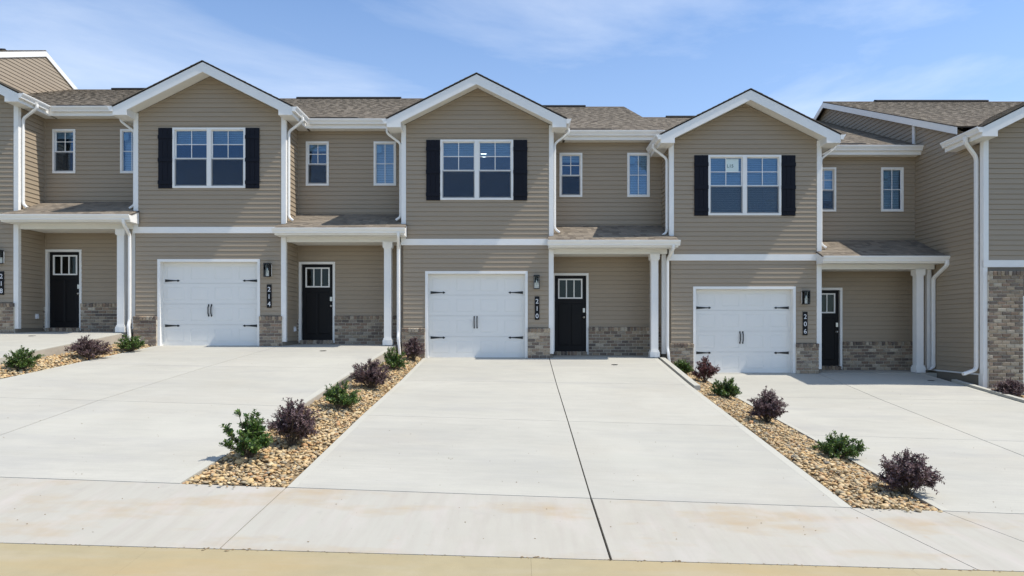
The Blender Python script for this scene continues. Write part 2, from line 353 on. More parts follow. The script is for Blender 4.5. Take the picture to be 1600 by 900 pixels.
# ---- shingles: joined, each tab with its own edge and depth
def shingles(name, parent, O, U, V, wfun, vlen, mtl=None, seed=0, expo=0.143):
    """O origin, U unit vector along the eave, V unit vector up the slope; wfun(v)->(u0,u1)"""
    rnd = random.Random(seed); O, U, V = Vector(O), Vector(U), Vector(V); Nn = U.cross(V)
    if Nn.z < 0: Nn = -Nn
    vs, fs, tint_ = [], [], []
    rows = int(vlen/expo)
    for r in range(rows+1):
        v0 = r*expo; v1 = min(v0+expo+0.01, vlen)
        a0, a1 = wfun(v0); b0, b1 = wfun(min(v1, vlen))
        u = min(a0, b0) - rnd.uniform(0, 0.2); hi = False
        while u < max(a1, b1):
            w = rnd.uniform(0.07, 0.22); t = 0.011 if hi else 0.007; tone = rnd.random()
            lo0, lo1 = max(u, a0), min(u+w, a1); up0, up1 = max(u, b0), min(u+w, b1)
            if lo1-lo0 > 0.004 or up1-up0 > 0.004:
                if lo1 < lo0: lo0 = lo1 = (min(max(u, a0), a1))
                if up1 < up0: up0 = up1 = (min(max(u, b0), b1))
                k = len(vs)
                dv = rnd.uniform(-0.004, 0.004)
                P = lambda uu, vv, nn: O+U*uu+V*vv+Nn*nn
                vs += [P(lo0, v0+dv, t), P(lo1, v0+dv, t), P(up1, v1, 0.002), P(up0, v1, 0.002), P(lo0, v0+dv, -0.004), P(lo1, v0+dv, -0.004), P(up1, v1, -0.004), P(up0, v1, -0.004)]
                fs += [(k, k+1, k+2, k+3), (k+4, k+5, k+1, k), (k+5, k+6, k+2, k+1), (k+7, k+4, k, k+3)]
                tint_ += [tone]*4
            u += w; hi = not hi
    me = bpy.data.meshes.new(name); me.from_pydata([tuple(p) for p in vs], [], fs); me.materials.append(mtl or M['shingle'])
    at = me.attributes.new('tint', 'FLOAT', 'FACE'); at.data.foreach_set('value', tint_)
    return obj(name, me, parent, kind='stuff')

# ------------------------------------------------------------------ the ground, drives, beds
X0 = {218: -16.24, 214: -9.585, 210: -2.925, 206: 3.74, 202: 10.40}
ZB = {218: -0.03, 214: -0.355, 210: -0.653, 206: -1.035, 202: -1.36}      # garage floor relative to the eye
XC = {k: v+3.5 for k, v in X0.items()}
ROWS = {218: (-0.03, -0.37, -0.76), 214: (-0.355, -0.70, -1.06), 210: (-0.655, -1.03, -1.36), 206: (-1.04, -1.36, -1.66), 202: (-1.36, -1.66, -1.95)}
def z7(x): return -1.69-0.036*x
def z55(x): return -1.82-0.028*x
DY = (16.98, 13.8, 10.4, 7.03, 5.5)
def drive_z(u, x, d):
    a, b, c = ROWS[u]; t = x-XC[u]
    zz = (a, b-0.015*t, c-0.03*t, z7(x), z55(x))
    if d >= DY[0]: return EYE+zz[0]
    for i in range(4):
        if d >= DY[i+1]:
            f = (DY[i]-d)/(DY[i]-DY[i+1]); return EYE+zz[i]*(1-f)+zz[i+1]*f
    return EYE+zz[4]-0.02*(5.5-d)
EDGE_L = {k: X0[k]+0.525 for k in X0}           # left edge of each drive
EDGE_L[206] = 4.35
def edge_r(u, d):                                # right edge
    if u == 214: return float(np.interp(d, [7, 9, 13, 17], [-3.50, -3.37, -3.28, -3.08]))
    if u == 218: return float(np.interp(d, [7, 9, 13, 17], [-10.1, -10.0, -9.93, -9.80]))
    if u == 206: return 10.02
    return 3.43
def mid_x(u, d):
    if u == 206: return float(np.interp(d, [5, 9, 15.4, 17], [6.9, 6.98, 7.36, 7.42]))
    if u == 214: return float(np.interp(d, [7, 10.4, 13.8, 17], [-6.45, -6.42, -6.27, -5.95]))
    return { 210: 0.735, 218: X0[218]+3.66}[u]

def slab(mb, pts, th=0.13):
    """pts: 4 (x,y,z) top corners counter-clockwise from front-left"""
    mb.hexa([(p[0], p[1], p[2]-th) for p in pts], pts)
def sub_panel(u, fl, fr, d0, d1, m, parent, g=0.005, lift=0.0, name='concrete_panel', n=1):
    """a panel from near depth d0 to far depth d1, left/right edges as functions of depth"""
    mb = MB(); k = 3
    rows = [d0+g+(d1-d0-2*g)*i/k for i in range(k+1)]; cols = [0, .25, .5, .75, 1]
    grid = []
    for d in rows:
        l, r = fl(d)+g, fr(d)-g
        grid.append([(l+(r-l)*c, d, drive_z(u, l+(r-l)*c, d)+lift) for c in cols])
    vs = [p for row in grid for p in row]; nn = len(cols); th = 0.13
    nv = len(vs); vs += [(p[0], p[1], p[2]-th) for p in vs]
    fs = []
    for i in range(k):
        for j in range(nn-1): fs.append((i*nn+j, i*nn+j+1, (i+1)*nn+j+1, (i+1)*nn+j))
    ring = [j for j in range(nn)] + [i*nn+nn-1 for i in range(1, k+1)] + [k*nn+j for j in range(nn-2, -1, -1)] + [i*nn for i in range(k-1, 0, -1)]
    for a, b in zip(ring, ring[1:]+ring[:1]): fs.append((a, a+nv, b+nv, b))
    mb.add(vs, fs)
    return mb.build(name, m, parent)

def make_drive(u):
    root = bpy.data.objects.new('driveway', None); COL.objects.link(root); root['kind'] = 'structure'
    root.location = (0, 0, 0)
    L = lambda d: EDGE_L[u]; Rr = lambda d: edge_r(u, d); Mx = lambda d: mid_x(u, d)
    E = 0.085
    for i in range(3):
        d1, d0 = DY[i], DY[i+1]
        if u == 218 and i == 2: pass
        sub_panel(u, lambda d: L(d)+E, lambda d: Mx(d)-0.004, d0, d1, M['concrete'], root, g=0.004)
        sub_panel(u, lambda d: Mx(d)+0.004, lambda d: Rr(d)-E*1.3, d0, d1, M['concrete'], root, g=0.004)
        sub_panel(u, lambda d: L(d), lambda d: L(d)+E+0.0085, d0, d1, M['concrete_edge'], root, g=0.004, name='edge_strip', lift=0.001)
        sub_panel(u, lambda d: Rr(d)-E*1.3-0.0085, lambda d: Rr(d), d0, d1, M['concrete_edge'], root, g=0.004, name='edge_strip', lift=0.001)
    # joint bed under the panels, keeps the joints dark
    mb = MB()
    for i in range(3):
        d1, d0 = DY[i]-.01, DY[i+1]+.01
        for (fa, fb) in ((lambda d: L(d)+.01, Mx), (Mx, lambda d: Rr(d)-.01)):
            slab(mb, [(fa(d0), d0, drive_z(u, fa(d0), d0)-0.035), (fb(d0), d0, drive_z(u, fb(d0), d0)-0.035), (fb(d1), d1, drive_z(u, fb(d1), d1)-0.035), (fa(d1), d1, drive_z(u, fa(d1), d1)-0.035)], 0.3)
    mb.build('joint_filler', M['joint'], root)
    # turned-down slab sides above the planting bed
    mb = MB(); ds = [7.1, 9, 11, 13, 15, 16.97]
    for a, b in zip(ds[:-1], ds[1:]):
        for f, sg in ((Rr, -1), (L, 1)):
            xa, xb = f(a), f(b)
            mb.hexa([(min(xa, xa+sg*.12)+.003, a, drive_z(u, xa, a)-.6), (max(xa, xa+sg*.12)-.003, a, drive_z(u, xa, a)-.6), (max(xb, xb+sg*.12)-.003, b, drive_z(u, xb, b)-.6), (min(xb, xb+sg*.12)+.003, b, drive_z(u, xb, b)-.6)],
                    [(min(xa, xa+sg*.12)+.003, a, drive_z(u, xa, a)-.012), (max(xa, xa+sg*.12)-.003, a, drive_z(u, xa, a)-.012), (max(xb, xb+sg*.12)-.003, b, drive_z(u, xb, b)-.012), (min(xb, xb+sg*.12)+.003, b, drive_z(u, xb, b)-.012)])
    mb.build('slab_side', M['formed'], root)
    # porch slab
    z = EYE+ZB[u]; x0 = X0[u]
    xe = edge_r(u, 17) if u != 206 else 10.38
    mb = MB(); mb.hexa([(x0+3.66, 16.986, z-.3), (xe, 16.986, z-.3), (xe, 18.1, z-.3), (x0+3.66, 18.1, z-.3)], [(x0+3.66, 16.986, z), (xe, 16.986, z), (xe, 18.1, z+.035), (x0+3.66, 18.1, z+.035)])
    mb.hexa([(x0+.6, 16.986, z-.3), (x0+3.655, 16.986, z-.3), (x0+3.655, 17.35, z-.3), (x0+.6, 17.35, z-.3)], [(x0+.6, 16.986, z), (x0+3.655, 16.986, z), (x0+3.655, 17.35, z+.01), (x0+.6, 17.35, z+.01)])
    if u != 206: mb.hexa([(xe-.02, 16.99, z-.6), (xe, 16.99, z-.6), (xe, 18.0, z-.6), (xe-.02, 18.0, z-.6)], [(xe-.02, 16.99, z-.02), (xe+.001, 16.99, z-.02), (xe+.001, 18.0, z-.02), (xe-.02, 18.0, z-.02)])
    mb.build('porch_slab', M['concrete'], root)
    # small cleanout cover
    cx = x0+{210: 5.15, 214: 4.95, 206: 5.9, 218: 4.6}[u]; cd = {210: 16.0, 214: 16.1, 206: 16.0, 218: 16.3}[u]
    mb = MB(); mb.cyl((cx, cd, drive_z(u, cx, cd)+.002), .075, .006, n=16); mb.build('cleanout_cover', M['iron'], root)
    return root
for u in (218, 214, 210, 206): make_drive(u)

# sidewalk / apron: panels along the street
apron = bpy.data.objects.new('sidewalk', None); COL.objects.link(apron); apron['kind'] = 'structure'
xs = [-16.5, -13.0, -9.06, -5.925, -2.40, 0.735, 3.40, 4.35, 7.0, 10.02, 13.5, 17]
xk = [-16.5, -13.0, -9.06, -5.925, -2.42, 0.737, 3.70, 4.75, 7.0, 10.3, 13.5, 17]
def ap_z(x, d):
    f = (DY[3]-d)/(DY[3]-DY[4]); return EYE+z7(x)*(1-f)+z55(x)*f
for i in range(len(xs)-1):
    mb = MB(); g = 0.005; vs = []; kc, kr = 4, 4
    gL = 0.011 if i == 5 else g; gR = 0.011 if i == 4 else g
    for r in range(kr+1):
        d = 5.505+(7.02-5.505)*r/kr; f = (d-5.5)/1.53
        l = xk[i]*(1-f)+xs[i]*f+gL; rr = xk[i+1]*(1-f)+xs[i+1]*f-gR
        vs += [(l+(rr-l)*c/kc, d, ap_z(l+(rr-l)*c/kc, d)) for c in range(kc+1)]
    nn = kc+1; nv = len(vs); vs += [(p[0], p[1], p[2]-.13) for p in vs]
    fs = [(a*nn+b, a*nn+b+1, (a+1)*nn+b+1, (a+1)*nn+b) for a in range(kr) for b in range(kc)]
    ring = [j for j in range(nn)] + [a*nn+nn-1 for a in range(1, kr+1)] + [kr*nn+j for j in range(nn-2, -1, -1)] + [a*nn for a in range(kr-1, 0, -1)]
    for a, b in zip(ring, ring[1:]+ring[:1]): fs.append((a, a+nv, b+nv, b))
    mb.add(vs, fs); mb.build('concrete_panel', M['apron'], apron)
mb = MB()
for a, b in zip(xs[:-1], xs[1:]):
    slab(mb, [(a, 5.51, ap_z(a, 5.5)-.035), (b, 5.51, ap_z(b, 5.5)-.035), (b, 7.02, ap_z(b, 7.02)-.035), (a, 7.02, ap_z(a, 7.02)-.035)], .3)
mb.build('joint_filler', M['joint'], apron)

# gutter pan and road
def street_strip(name, y0, y1, dz0, dz1, m, x0=-60, x1=60, n=40, th=.2, g=0.0):
    mb = MB()
    for i in range(n):
        a = x0+(x1-x0)*i/n; b = x0+(x1-x0)*(i+1)/n
        za, zb_ = EYE+z55(max(min(a, 60), -60)), EYE+z55(max(min(b, 60), -60))
        slab(mb, [(a, y0, za+dz0), (b, y0, zb_+dz0), (b, y1, zb_+dz1), (a, y1, za+dz1)], th)
    return mb.build(name, m, None, kind='structure')
pan = bpy.data.objects.new('street_gutter', None); COL.objects.link(pan); pan['kind'] = 'structure'
jx = [-30.5+3.05*i+.09 for i in range(21)]
for a, b in zip(jx[:-1], jx[1:]):
    mb = MB(); pr = [(5.492, .0), (5.3, -.012), (5.05, -.035), (4.75, -.05)]
    vs = []
    for x in (a+.0006, b-.0006):
        for (d, dz) in pr: vs.append((x, d, EYE+z55(x)+dz))
        for (d, dz) in pr: vs.append((x, d, EYE+z55(x)+dz-.2))
    fs = []
    for k in range(3): fs += [(k, k+1, k+9, k+8), (k+4, k+12, k+13, k+5)]
    fs += [(0, 8, 12, 4), (3, 7, 15, 11), (0, 4, 5, 1), (1, 5, 6, 2), (2, 6, 7, 3), (8, 9, 13, 12), (9, 10, 14, 13), (10, 11, 15, 14)]
    mb.add(vs, fs); mb.build('gutter_pan', M['gutter_pan'], pan)
street_strip('road', -3.2, 4.745, -.05, -.055, M['asphalt'], -120, 120, 60)
street_strip('far_sidewalk', -5.5, -3.2, 0.03, 0.03, M['apron'], -60, 60, 30)

# terrain: one sheet reaching the horizon
def ground_h(x, y):
    xx = max(min(x, 40), -40)
    if y < 5: return EYE+z55(xx)-.32
    if y < 17.3:
        f = (y-5)/12.3; return (EYE+z55(xx)-.32)*(1-f)+(EYE-.80-.053*max(min(xx, 22), -22)-.45)*f
    return EYE-.80-.053*max(min(xx, 22), -22)-.45
gx = [-1500, -400, -120, -60] + [-40+2.5*i for i in range(33)] + [60, 120, 400, 1500]
gy = [-1500, -400, -100, -40, -12, -6, 0, 5, 7, 9, 11, 13, 15, 17.3, 20, 25, 33, 45, 100, 400, 1500]
vs = [(x, y, ground_h(x, y)) for y in gy for x in gx]; nn = len(gx)
mb = MB(); mb.add(vs, [(i*nn+j, i*nn+j+1, (i+1)*nn+j+1, (i+1)*nn+j) for i in range(len(gy)-1) for j in range(nn-1)])
mb.build('ground', M['ground'], None, kind='structure')

# ------------------------------------------------------------------ river stone beds
def ico(sub):
    bm = bmesh.new(); bmesh.ops.create_icosphere(bm, subdivisions=sub, radius=1.0)
    v = np.array([p.co[:] for p in bm.verts]); f = np.array([[q.index for q in p.verts] for p in bm.faces]); bm.free(); return v, f
IV1, IF1 = ico(1); IV2, IF2 = ico(2)
def rock_shape(v, rnd):
    w = v.copy(); q = rnd.normal(size=(4, 3))
    for k in range(4):
        d = q[k]/np.linalg.norm(q[k]); t = w@d; cut = rnd.uniform(.55, .85); w -= np.outer(np.maximum(t-cut, 0)*.8, d)
    return w
rr_ = np.random.RandomState(3)
STONES = []
for k in range(14):
    w = rock_shape(IV2, rr_); me = bpy.data.meshes.new('stone'); me.from_pydata([tuple(p) for p in w], [], [tuple(map(int, f)) for f in IF2]); me.materials.append(M['pebble'])
    for p in me.polygons: p.use_smooth = True
    STONES.append(me)
def rotm(a, b, c):
    from mathutils import Euler
    return np.array(Euler((a, b, c)).to_matrix())
def make_bed(fl, fr, zl, zr, d0, d1, seed, label=None, n_density=1050, big=.60):
    rnd = np.random.RandomState(seed)
    ds = np.linspace(d0, d1, 30); mb = MB(); vs = []
    for d in ds:
        l, r = fl(d), fr(d)
        for t in (0, .25, .5, .75, 1):
            crown = .035*math.sin(t*math.pi); vs.append((l+(r-l)*t, d, zl(d)*(1-t)+zr(d)*t-.05+crown))
    mb.add(vs, [(i*5+j, i*5+j+1, i*5+j+6, i*5+j+5) for i in range(29) for j in range(4)])
    bed = mb.build('gravel_bed', M['soil'], None, kind='structure')
    area = (d1-d0)*np.mean([fr(d)-fl(d) for d in ds]); n = int(area*n_density)
    P = []
    for i in range(n):
        d = rnd.uniform(d0-.03, d1); t = rnd.uniform(-.0, 1.0)
        P.append([d, t])
    P.sort(key=lambda p: p[0])
    V, F, T = [], [], []; off = 0
    for i, (d, t) in enumerate(P):
        dd = max(d, d0); l, r = fl(dd), fr(dd); x = l+(r-l)*(.02+.96*t)
        if i % 9 == 0 and d < 9.5: x += rnd.uniform(-.06, .06)
        if i % 6 == 0 and d < 7.4: d -= rnd.uniform(0, .12)
        z = zl(dd)*(1-t)+zr(dd)*t-.05+.035*math.sin(t*math.pi)
        a = rnd.gamma(6, .0058)*big; a = min(max(a, .013), .055); b = a*rnd.uniform(.62, .95); c = a*rnd.uniform(.38, .62)
        z += c*.45+rnd.uniform(0, .028)+.008
        eu = (rnd.uniform(-.35, .35), rnd.uniform(-.35, .35), rnd.uniform(0, 6.28))
        if i < 300:
            o = obj('stone', STONES[rnd.randint(14)], bed, (x, d, z)); o.scale = (a, b, c); o.rotation_euler = eu
        else:
            src, fc = (IV2, IF2) if d < 9.5 else (IV1, IF1)
            w = rock_shape(src, rnd)*np.array([a, b, c]); w = w@rotm(*eu).T+np.array([x, d, z])
            V.append(w); F.append(fc+off); off += len(w); T += [rnd.rand()]*len(fc)
    V = np.vstack(V); F = np.vstack(F)
    me = bpy.data.meshes.new('stones'); me.vertices.add(len(V)); me.vertices.foreach_set('co', V.ravel())
    me.loops.add(F.size); me.loops.foreach_set('vertex_index', F.ravel().astype(np.int32)); me.polygons.add(len(F))
    me.polygons.foreach_set('loop_start', np.arange(0, F.size, 3, dtype=np.int32)); me.polygons.foreach_set('loop_total', np.full(len(F), 3, dtype=np.int32))
    me.polygons.foreach_set('use_smooth', np.ones(len(F), dtype=bool)); me.update(); me.validate()
    at = me.attributes.new('tint', 'FLOAT', 'FACE'); at.data.foreach_set('value', T); me.materials.append(M['pebbles'])
    obj('stones', me, bed, kind='stuff')
    return bed
def zdrop(ua, xa, ub, xb, w=0.0, cap=0.10):
    """bed level on the high side: limited rise above the low side"""
    return lambda d: min(drive_z(ua, xa(d), d)+.012, drive_z(ub, xb(d), d)+cap)
BEDS = {}
e = {k: (lambda d, k=k: EDGE_L[k]) for k in X0}; er = {k: (lambda d, k=k: edge_r(k, d)) for k in (218, 214, 210, 206)}
BEDS[1] = (lambda d: er[218](d), lambda d: EDGE_L[214], zdrop(218, er[218], 214, e[214]), lambda d: drive_z(214, EDGE_L[214], d)+.0)
BEDS[2] = (lambda d: er[214](d), lambda d: EDGE_L[210], zdrop(214, er[214], 210, e[210]), lambda d: drive_z(210, EDGE_L[210], d)+.0)
BEDS[3] = (lambda d: er[210](d), lambda d: EDGE_L[206] if d < 14 else 4.35-.0*(d-14), zdrop(210, er[210], 206, e[206], cap=.16), lambda d: drive_z(206, EDGE_L[206], d)+.0)
BEDS[4] = (lambda d: 10.17, lambda d: 10.95, lambda d: drive_z(206, 10.0, d)-.06, lambda d: drive_z(206, 10.0, d)-.10)
make_bed(*BEDS[1], 7.05, 16.93, 11, n_density=700, big=.75); make_bed(*BEDS[2], 7.05, 16.93, 12); make_bed(*BEDS[3], 7.05, 16.93, 13); make_bed(*BEDS[4], 7.05, 15.2, 14, n_density=400, big=.95)
def bed_z(b, x, d):
    fl, fr, zl, zr = BEDS[b]; t = min(max((x-fl(d))/(fr(d)-fl(d)), 0), 1); return zl(d)*(1-t)+zr(d)*t-.03

# kerbs beside the drives of 210 and 206
def kerb(x, w, d0, d1, u, top=0.03):
    mb = MB(); n = 6
    for i in range(n):
        a = d0+(d1-d0)*i/n; b = d0+(d1-d0)*(i+1)/n
        za, zb_ = drive_z(u, x, a)+top, drive_z(u, x, b)+top
        mb.hexa([(x, a, za-.5), (x+w, a, za-.5), (x+w, b, zb_-.5), (x, b, zb_-.5)], [(x+.006, a, za), (x+w-.006, a, za), (x+w-.006, b, zb_), (x+.006, b, zb_)])
    return mb.build('kerb', M['concrete_edge'], None, kind='structure')
kerb(3.462, .13, 13.55, 16.9, 210); kerb(10.05, .13, 7.05, 15.9, 206, top=.05)

# grit and crumbs lying on the concrete
rg = np.random.RandomState(5); mb = MB()
for i in range(420):
    u = (214, 210, 206)[rg.randint(3)]; d = rg.uniform(5.6, 10) if rg.rand() < .8 else rg.uniform(10, 15); x = rg.uniform(EDGE_L[u]+.1, edge_r(u, d)-.1)
    z = (ap_z(x, d) if d < 7.03 else drive_z(u, x, d)); s = rg.uniform(.003, .009); a = rg.uniform(0, 6.3)
    q = [(x+s*math.cos(a+k*1.57)*rg.uniform(.6, 1.3), d+s*math.sin(a+k*1.57)*rg.uniform(.6, 1.3), z+.001) for k in range(4)]
    mb.add(q+[(x, d, z+s*.8)], [(0, 1, 4), (1, 2, 4), (2, 3, 4), (3, 0, 4)])
for i in range(330):       # crumbs caught in the seam along the street
    x = rg.uniform(-6, 6.5); d = 5.497+rg.normal(0, .012); s = rg.uniform(.003, .010)*(1.6 if math.sin(x*2.1)+math.sin(x*5.3+1) > .8 else .8)
    z = EYE+z55(x)+(.0 if d > 5.5 else -.001); a = rg.uniform(0, 6.3)
    q = [(x+s*1.6*math.cos(a+k*1.57)*rg.uniform(.6, 1.3), d+s*math.sin(a+k*1.57)*rg.uniform(.6, 1.3), z+.001) for k in range(4)]
    mb.add(q+[(x, d, z+s*.6)], [(0, 1, 4), (1, 2, 4), (2, 3, 4), (3, 0, 4)])
mb.build('grit', M['soil'], None, kind='stuff', label='scattered dark crumbs of soil and grit lying on the pale concrete drives', category='grit')

# ------------------------------------------------------------------ townhouse
RD = 0.95                   # recess depth
PX = 6.66                   # unit width
EZ = 5.84                   # roof edge height
SOF = 5.62
EY = .66                    # front edge of the main roof, from the front wall
RIDGE_Y = 7.70; RIDGE_Z = EZ+(RIDGE_Y-EY)*.4167

def window(parent, x0, x1, y, z0, z1, style, blind=0.0, rz=0, paper=False):
    """white vinyl window, outer frame proud of the siding; y = face of the wall"""
    w = MB(); f = .05; fy0, fy1 = y-.032, y+.06
    w.box(x0, x1, fy0, fy1, z0, z0+f); w.box(x0, x1, fy0, fy1, z1-f, z1); w.box(x0, x0+f, fy0, fy1, z0+f, z1-f); w.box(x1-f, x1, fy0, fy1, z0+f, z1-f)
    lights = [(x0+f, x1-f)]
    if style == 'twin':
        c = (x0+x1)/2; w.box(c-.052, c+.052, fy0-.002, fy1, z0+f, z1-f); lights = [(x0+f, c-.052), (c+.052, x1-f)]
    win = w.build('window', M['white'], parent)
    zm = z0+(z1-z0)*.487
    for (a, b) in lights:
        if style == 'fixed':
            s = MB(); g = y+.0; c = (a+b)/2; zc_ = (z0+z1)/2
            s.box(a, b, g-.006, g+.02, z0+f, z0+f+.02); s.box(a, b, g-.006, g+.02, z1-f-.02, z1-f); s.box(a, a+.02, g-.006, g+.02, z0+f+.02, z1-f-.02); s.box(b-.02, b, g-.006, g+.02, z0+f+.02, z1-f-.02)
            s.build('sash', M['white'], win)
            s = MB(); s.box(c-.009, c+.009, g-.004, g+.0035, z0+f+.02, z1-f-.02); s.box(a+.02, b-.02, g-.003, g+.0033, zc_-.009, zc_+.009); s.build('muntin', M['white'], win)
            p = MB(); p.box(a+.01, b-.01, g+.004, g+.009, z0+f+.01, z1-f-.01); p.build('pane', M['glass'], win)
        else:
            # lower sash sits forward
            for (lo, hi, g, grid) in ((z0+f, zm+.022, y-.004, False), (zm-.022, z1-f, y+.024, True)):
                s = MB(); r = .024; rt = .044 if not grid else .02; rb = .03 if not grid else .044
                s.box(a, b, g, g+.026, lo, lo+rb); s.box(a, b, g, g+.026, hi-rt, hi); s.box(a, a+r, g, g+.026, lo+rb, hi-rt); s.box(b-r, b, g, g+.026, lo+rb, hi-rt)
                s.build('sash', M['white'], win)
                p = MB(); p.box(a+r-.004, b-r+.004, g+.010, g+.015, lo+rb-.004, hi-rt+.004); p.build('pane', M['glass'], win)
                if not grid:
                    sc_ = MB(); sc_.add([(a+.004, g-.006, lo+.004), (b-.004, g-.006, lo+.004), (b-.004, g-.006, hi-.02), (a+.004, g-.006, hi-.02)], [(0, 1, 2, 3)]); sc_.build('insect_screen', M['screen'], win)
                if grid:
                    c = (a+b)/2; zc_ = (lo+rb+hi-rt)/2; s = MB(); s.box(c-.009, c+.009, g+.003, g+.0095, lo+rb, hi-rt); s.box(a+r, b-r, g+.0035, g+.0093, zc_-.009, zc_+.009); s.build('muntin', M['white'], win)
        if blind > 0:
            top = z1-f; bot = top-(z1-z0-2*f)*blind; n = int((top-bot)/.045); s = MB()
            s.box(a+.01, b-.01, y+.078, y+.118, top-.05, top)
            for k in range(n):
                zz = top-.07-k*.045
                if zz < bot: break
                s.add([(a+.012, y+.088, zz-.022), (b-.012, y+.088, zz-.022), (b-.012, y+.099, zz+.020), (a+.012, y+.099, zz+.020)], [(0, 1, 2, 3)])
            if blind < .6: s.box(a+.01, b-.01, y+.075, y+.115, bot-.05, bot-.005)
            s.build('blind', M['blind_pale'] if style == 'fixed' else M['blind'], win, kind='stuff')
    if paper:
        c = lights[0]
        if style == 'twin':
            q = MB(); q.box(c[0]+.40, c[1]-.085+.0, y+.030, y+.0315, z1-.40, z1-.09); pp = q.build('paper_notice', M['paper'], win)
            txt('L15', .115, (c[0]+.425, y+.0285, z1-.30), M['ink'], win, 'lettering')
        else:
            q = MB(); q.box(c[0]+.03, c[0]+.15, y+.0155, y+.017, z1-.29, z1-.10); q.build('paper_notice', M['paper'], win)
    return win

_txt = {}
def txt(s, size, loc, m, parent, name):
    if (s, size, m.name) not in _txt:
        cu = bpy.data.curves.new('t', 'FONT'); cu.body = s; cu.size = size; cu.extrude = .002; cu.align_x = 'LEFT'; cu.resolution_u = 3; cu.offset = 0.0
        o = bpy.data.objects.new('t', cu); COL.objects.link(o); bpy.context.view_layer.update()
        me = bpy.data.meshes.new_from_object(o.evaluated_get(bpy.context.evaluated_depsgraph_get())); bpy.data.objects.remove(o); me.materials.clear(); me.materials.append(m)
        w = max(v.co.x for v in me.vertices)+min(v.co.x for v in me.vertices)
        _txt[(s, size, m.name)] = (me, w)
    me, w = _txt[(s, size, m.name)]
    o = obj(name, me, parent, loc); o.rotation_euler = (R(90), 0, 0); return o, w

def garage_door(h, x0, x1, z1, y):
    """sectional door: 4 sections of 4 pressed panels, strap hinges and two pulls"""
    g = MB(); sec = z1/4
    g.box(x0, x1, y+.03, y+.06, 0.005, z1)
    for r in range(4):
        za, zb_ = r*sec+.002, (r+1)*sec-.002; pw = (x1-x0)/4; mx_, mz = .085, .10
        # stiles and rails round each pressed panel
        g.box(x0, x1, y, y+.0299, za+.001, za+mz); g.box(x0, x1, y, y+.0299, zb_-mz, zb_)
        for c in range(5):
            xa = x0+c*pw-(mx_ if c else 0); xb = x0+c*pw+(mx_ if c < 4 else 0)
            g.box(xa, xb, y, y+.0299, za+mz, zb_-mz)
    gd = g.build('garage_door', M['garage'], h)
    for r in range(4):
        za, zb_ = r*sec+.002+.10, (r+1)*sec-.002-.10
        for c in range(4):
            pw = (x1-x0)/4; xa, xb = x0+c*pw+.085, x0+(c+1)*pw-.085
            me = _cache.get(('gp', round(pw, 3), round(sec, 3)))
            if me is None:
                p = MB(); W_, H_ = xb-xa, zb_-za; i_ = .03
                p.add([(0, .0065, 0), (W_, .0065, 0), (W_, .0065, H_), (0, .0065, H_), (i_, .0015, i_), (W_-i_, .0015, i_), (W_-i_, .0015, H_-i_), (i_, .0015, H_-i_), (0, .031, 0), (W_, .031, 0), (W_, .031, H_), (0, .031, H_)],
                      [(4, 5, 6, 7), (0, 1, 5, 4), (1, 2, 6, 5), (2, 3, 7, 6), (3, 0, 4, 7), (0, 8, 9, 1), (1, 9, 10, 2), (2, 10, 11, 3), (3, 11, 8, 0)])
                me = p.mesh('door_panel', M['garage']); _cache[('gp', round(pw, 3), round(sec, 3))] = me
            obj('door_panel', me, gd, (xa, y, za))
    for zz in (.50, 1.63):
        for sx, xa in ((1, x0+.05), (-1, x1-.05)):
            p = MB(); L_ = .37
            pts = [(0, -.034), (L_*.62, -.014), (L_*.82, -.011), (L_*.84, -.026), (L_*.90, -.024), (L_, 0), (L_*.90, .024), (L_*.84, .026), (L_*.82, .011), (L_*.62, .014), (0, .034)]
            p.prism([(xa+sx*a, zz+b) for a, b in pts], 'y', y-.010, y-.001); p.build('hinge_strap', M['iron'], gd)
    for sx in (-1, 1):
        c = (x0+x1)/2-.03; p = MB()
        path = arc([(c+sx*.036, y-.004, .76), (c+sx*.036, y-.045, .80), (c+sx*.036, y-.045, .97), (c+sx*.036, y-.004, 1.01)], .03)
        p.sweep(path, .024, .02, (1, 0, 0), r=.005)
        for zz in (.755, 1.015):
            s_ = 1 if zz > .9 else -1
            p.prism([(c+sx*.036-.014, zz-.012*s_), (c+sx*.036+.014, zz-.012*s_), (c+sx*.036+.018, zz+.01*s_), (c+sx*.036, zz+.032*s_), (c+sx*.036-.018, zz+.01*s_)], 'y', y-.012, y-.001)
        p.build('door_pull', M['iron'], gd)
    return gd

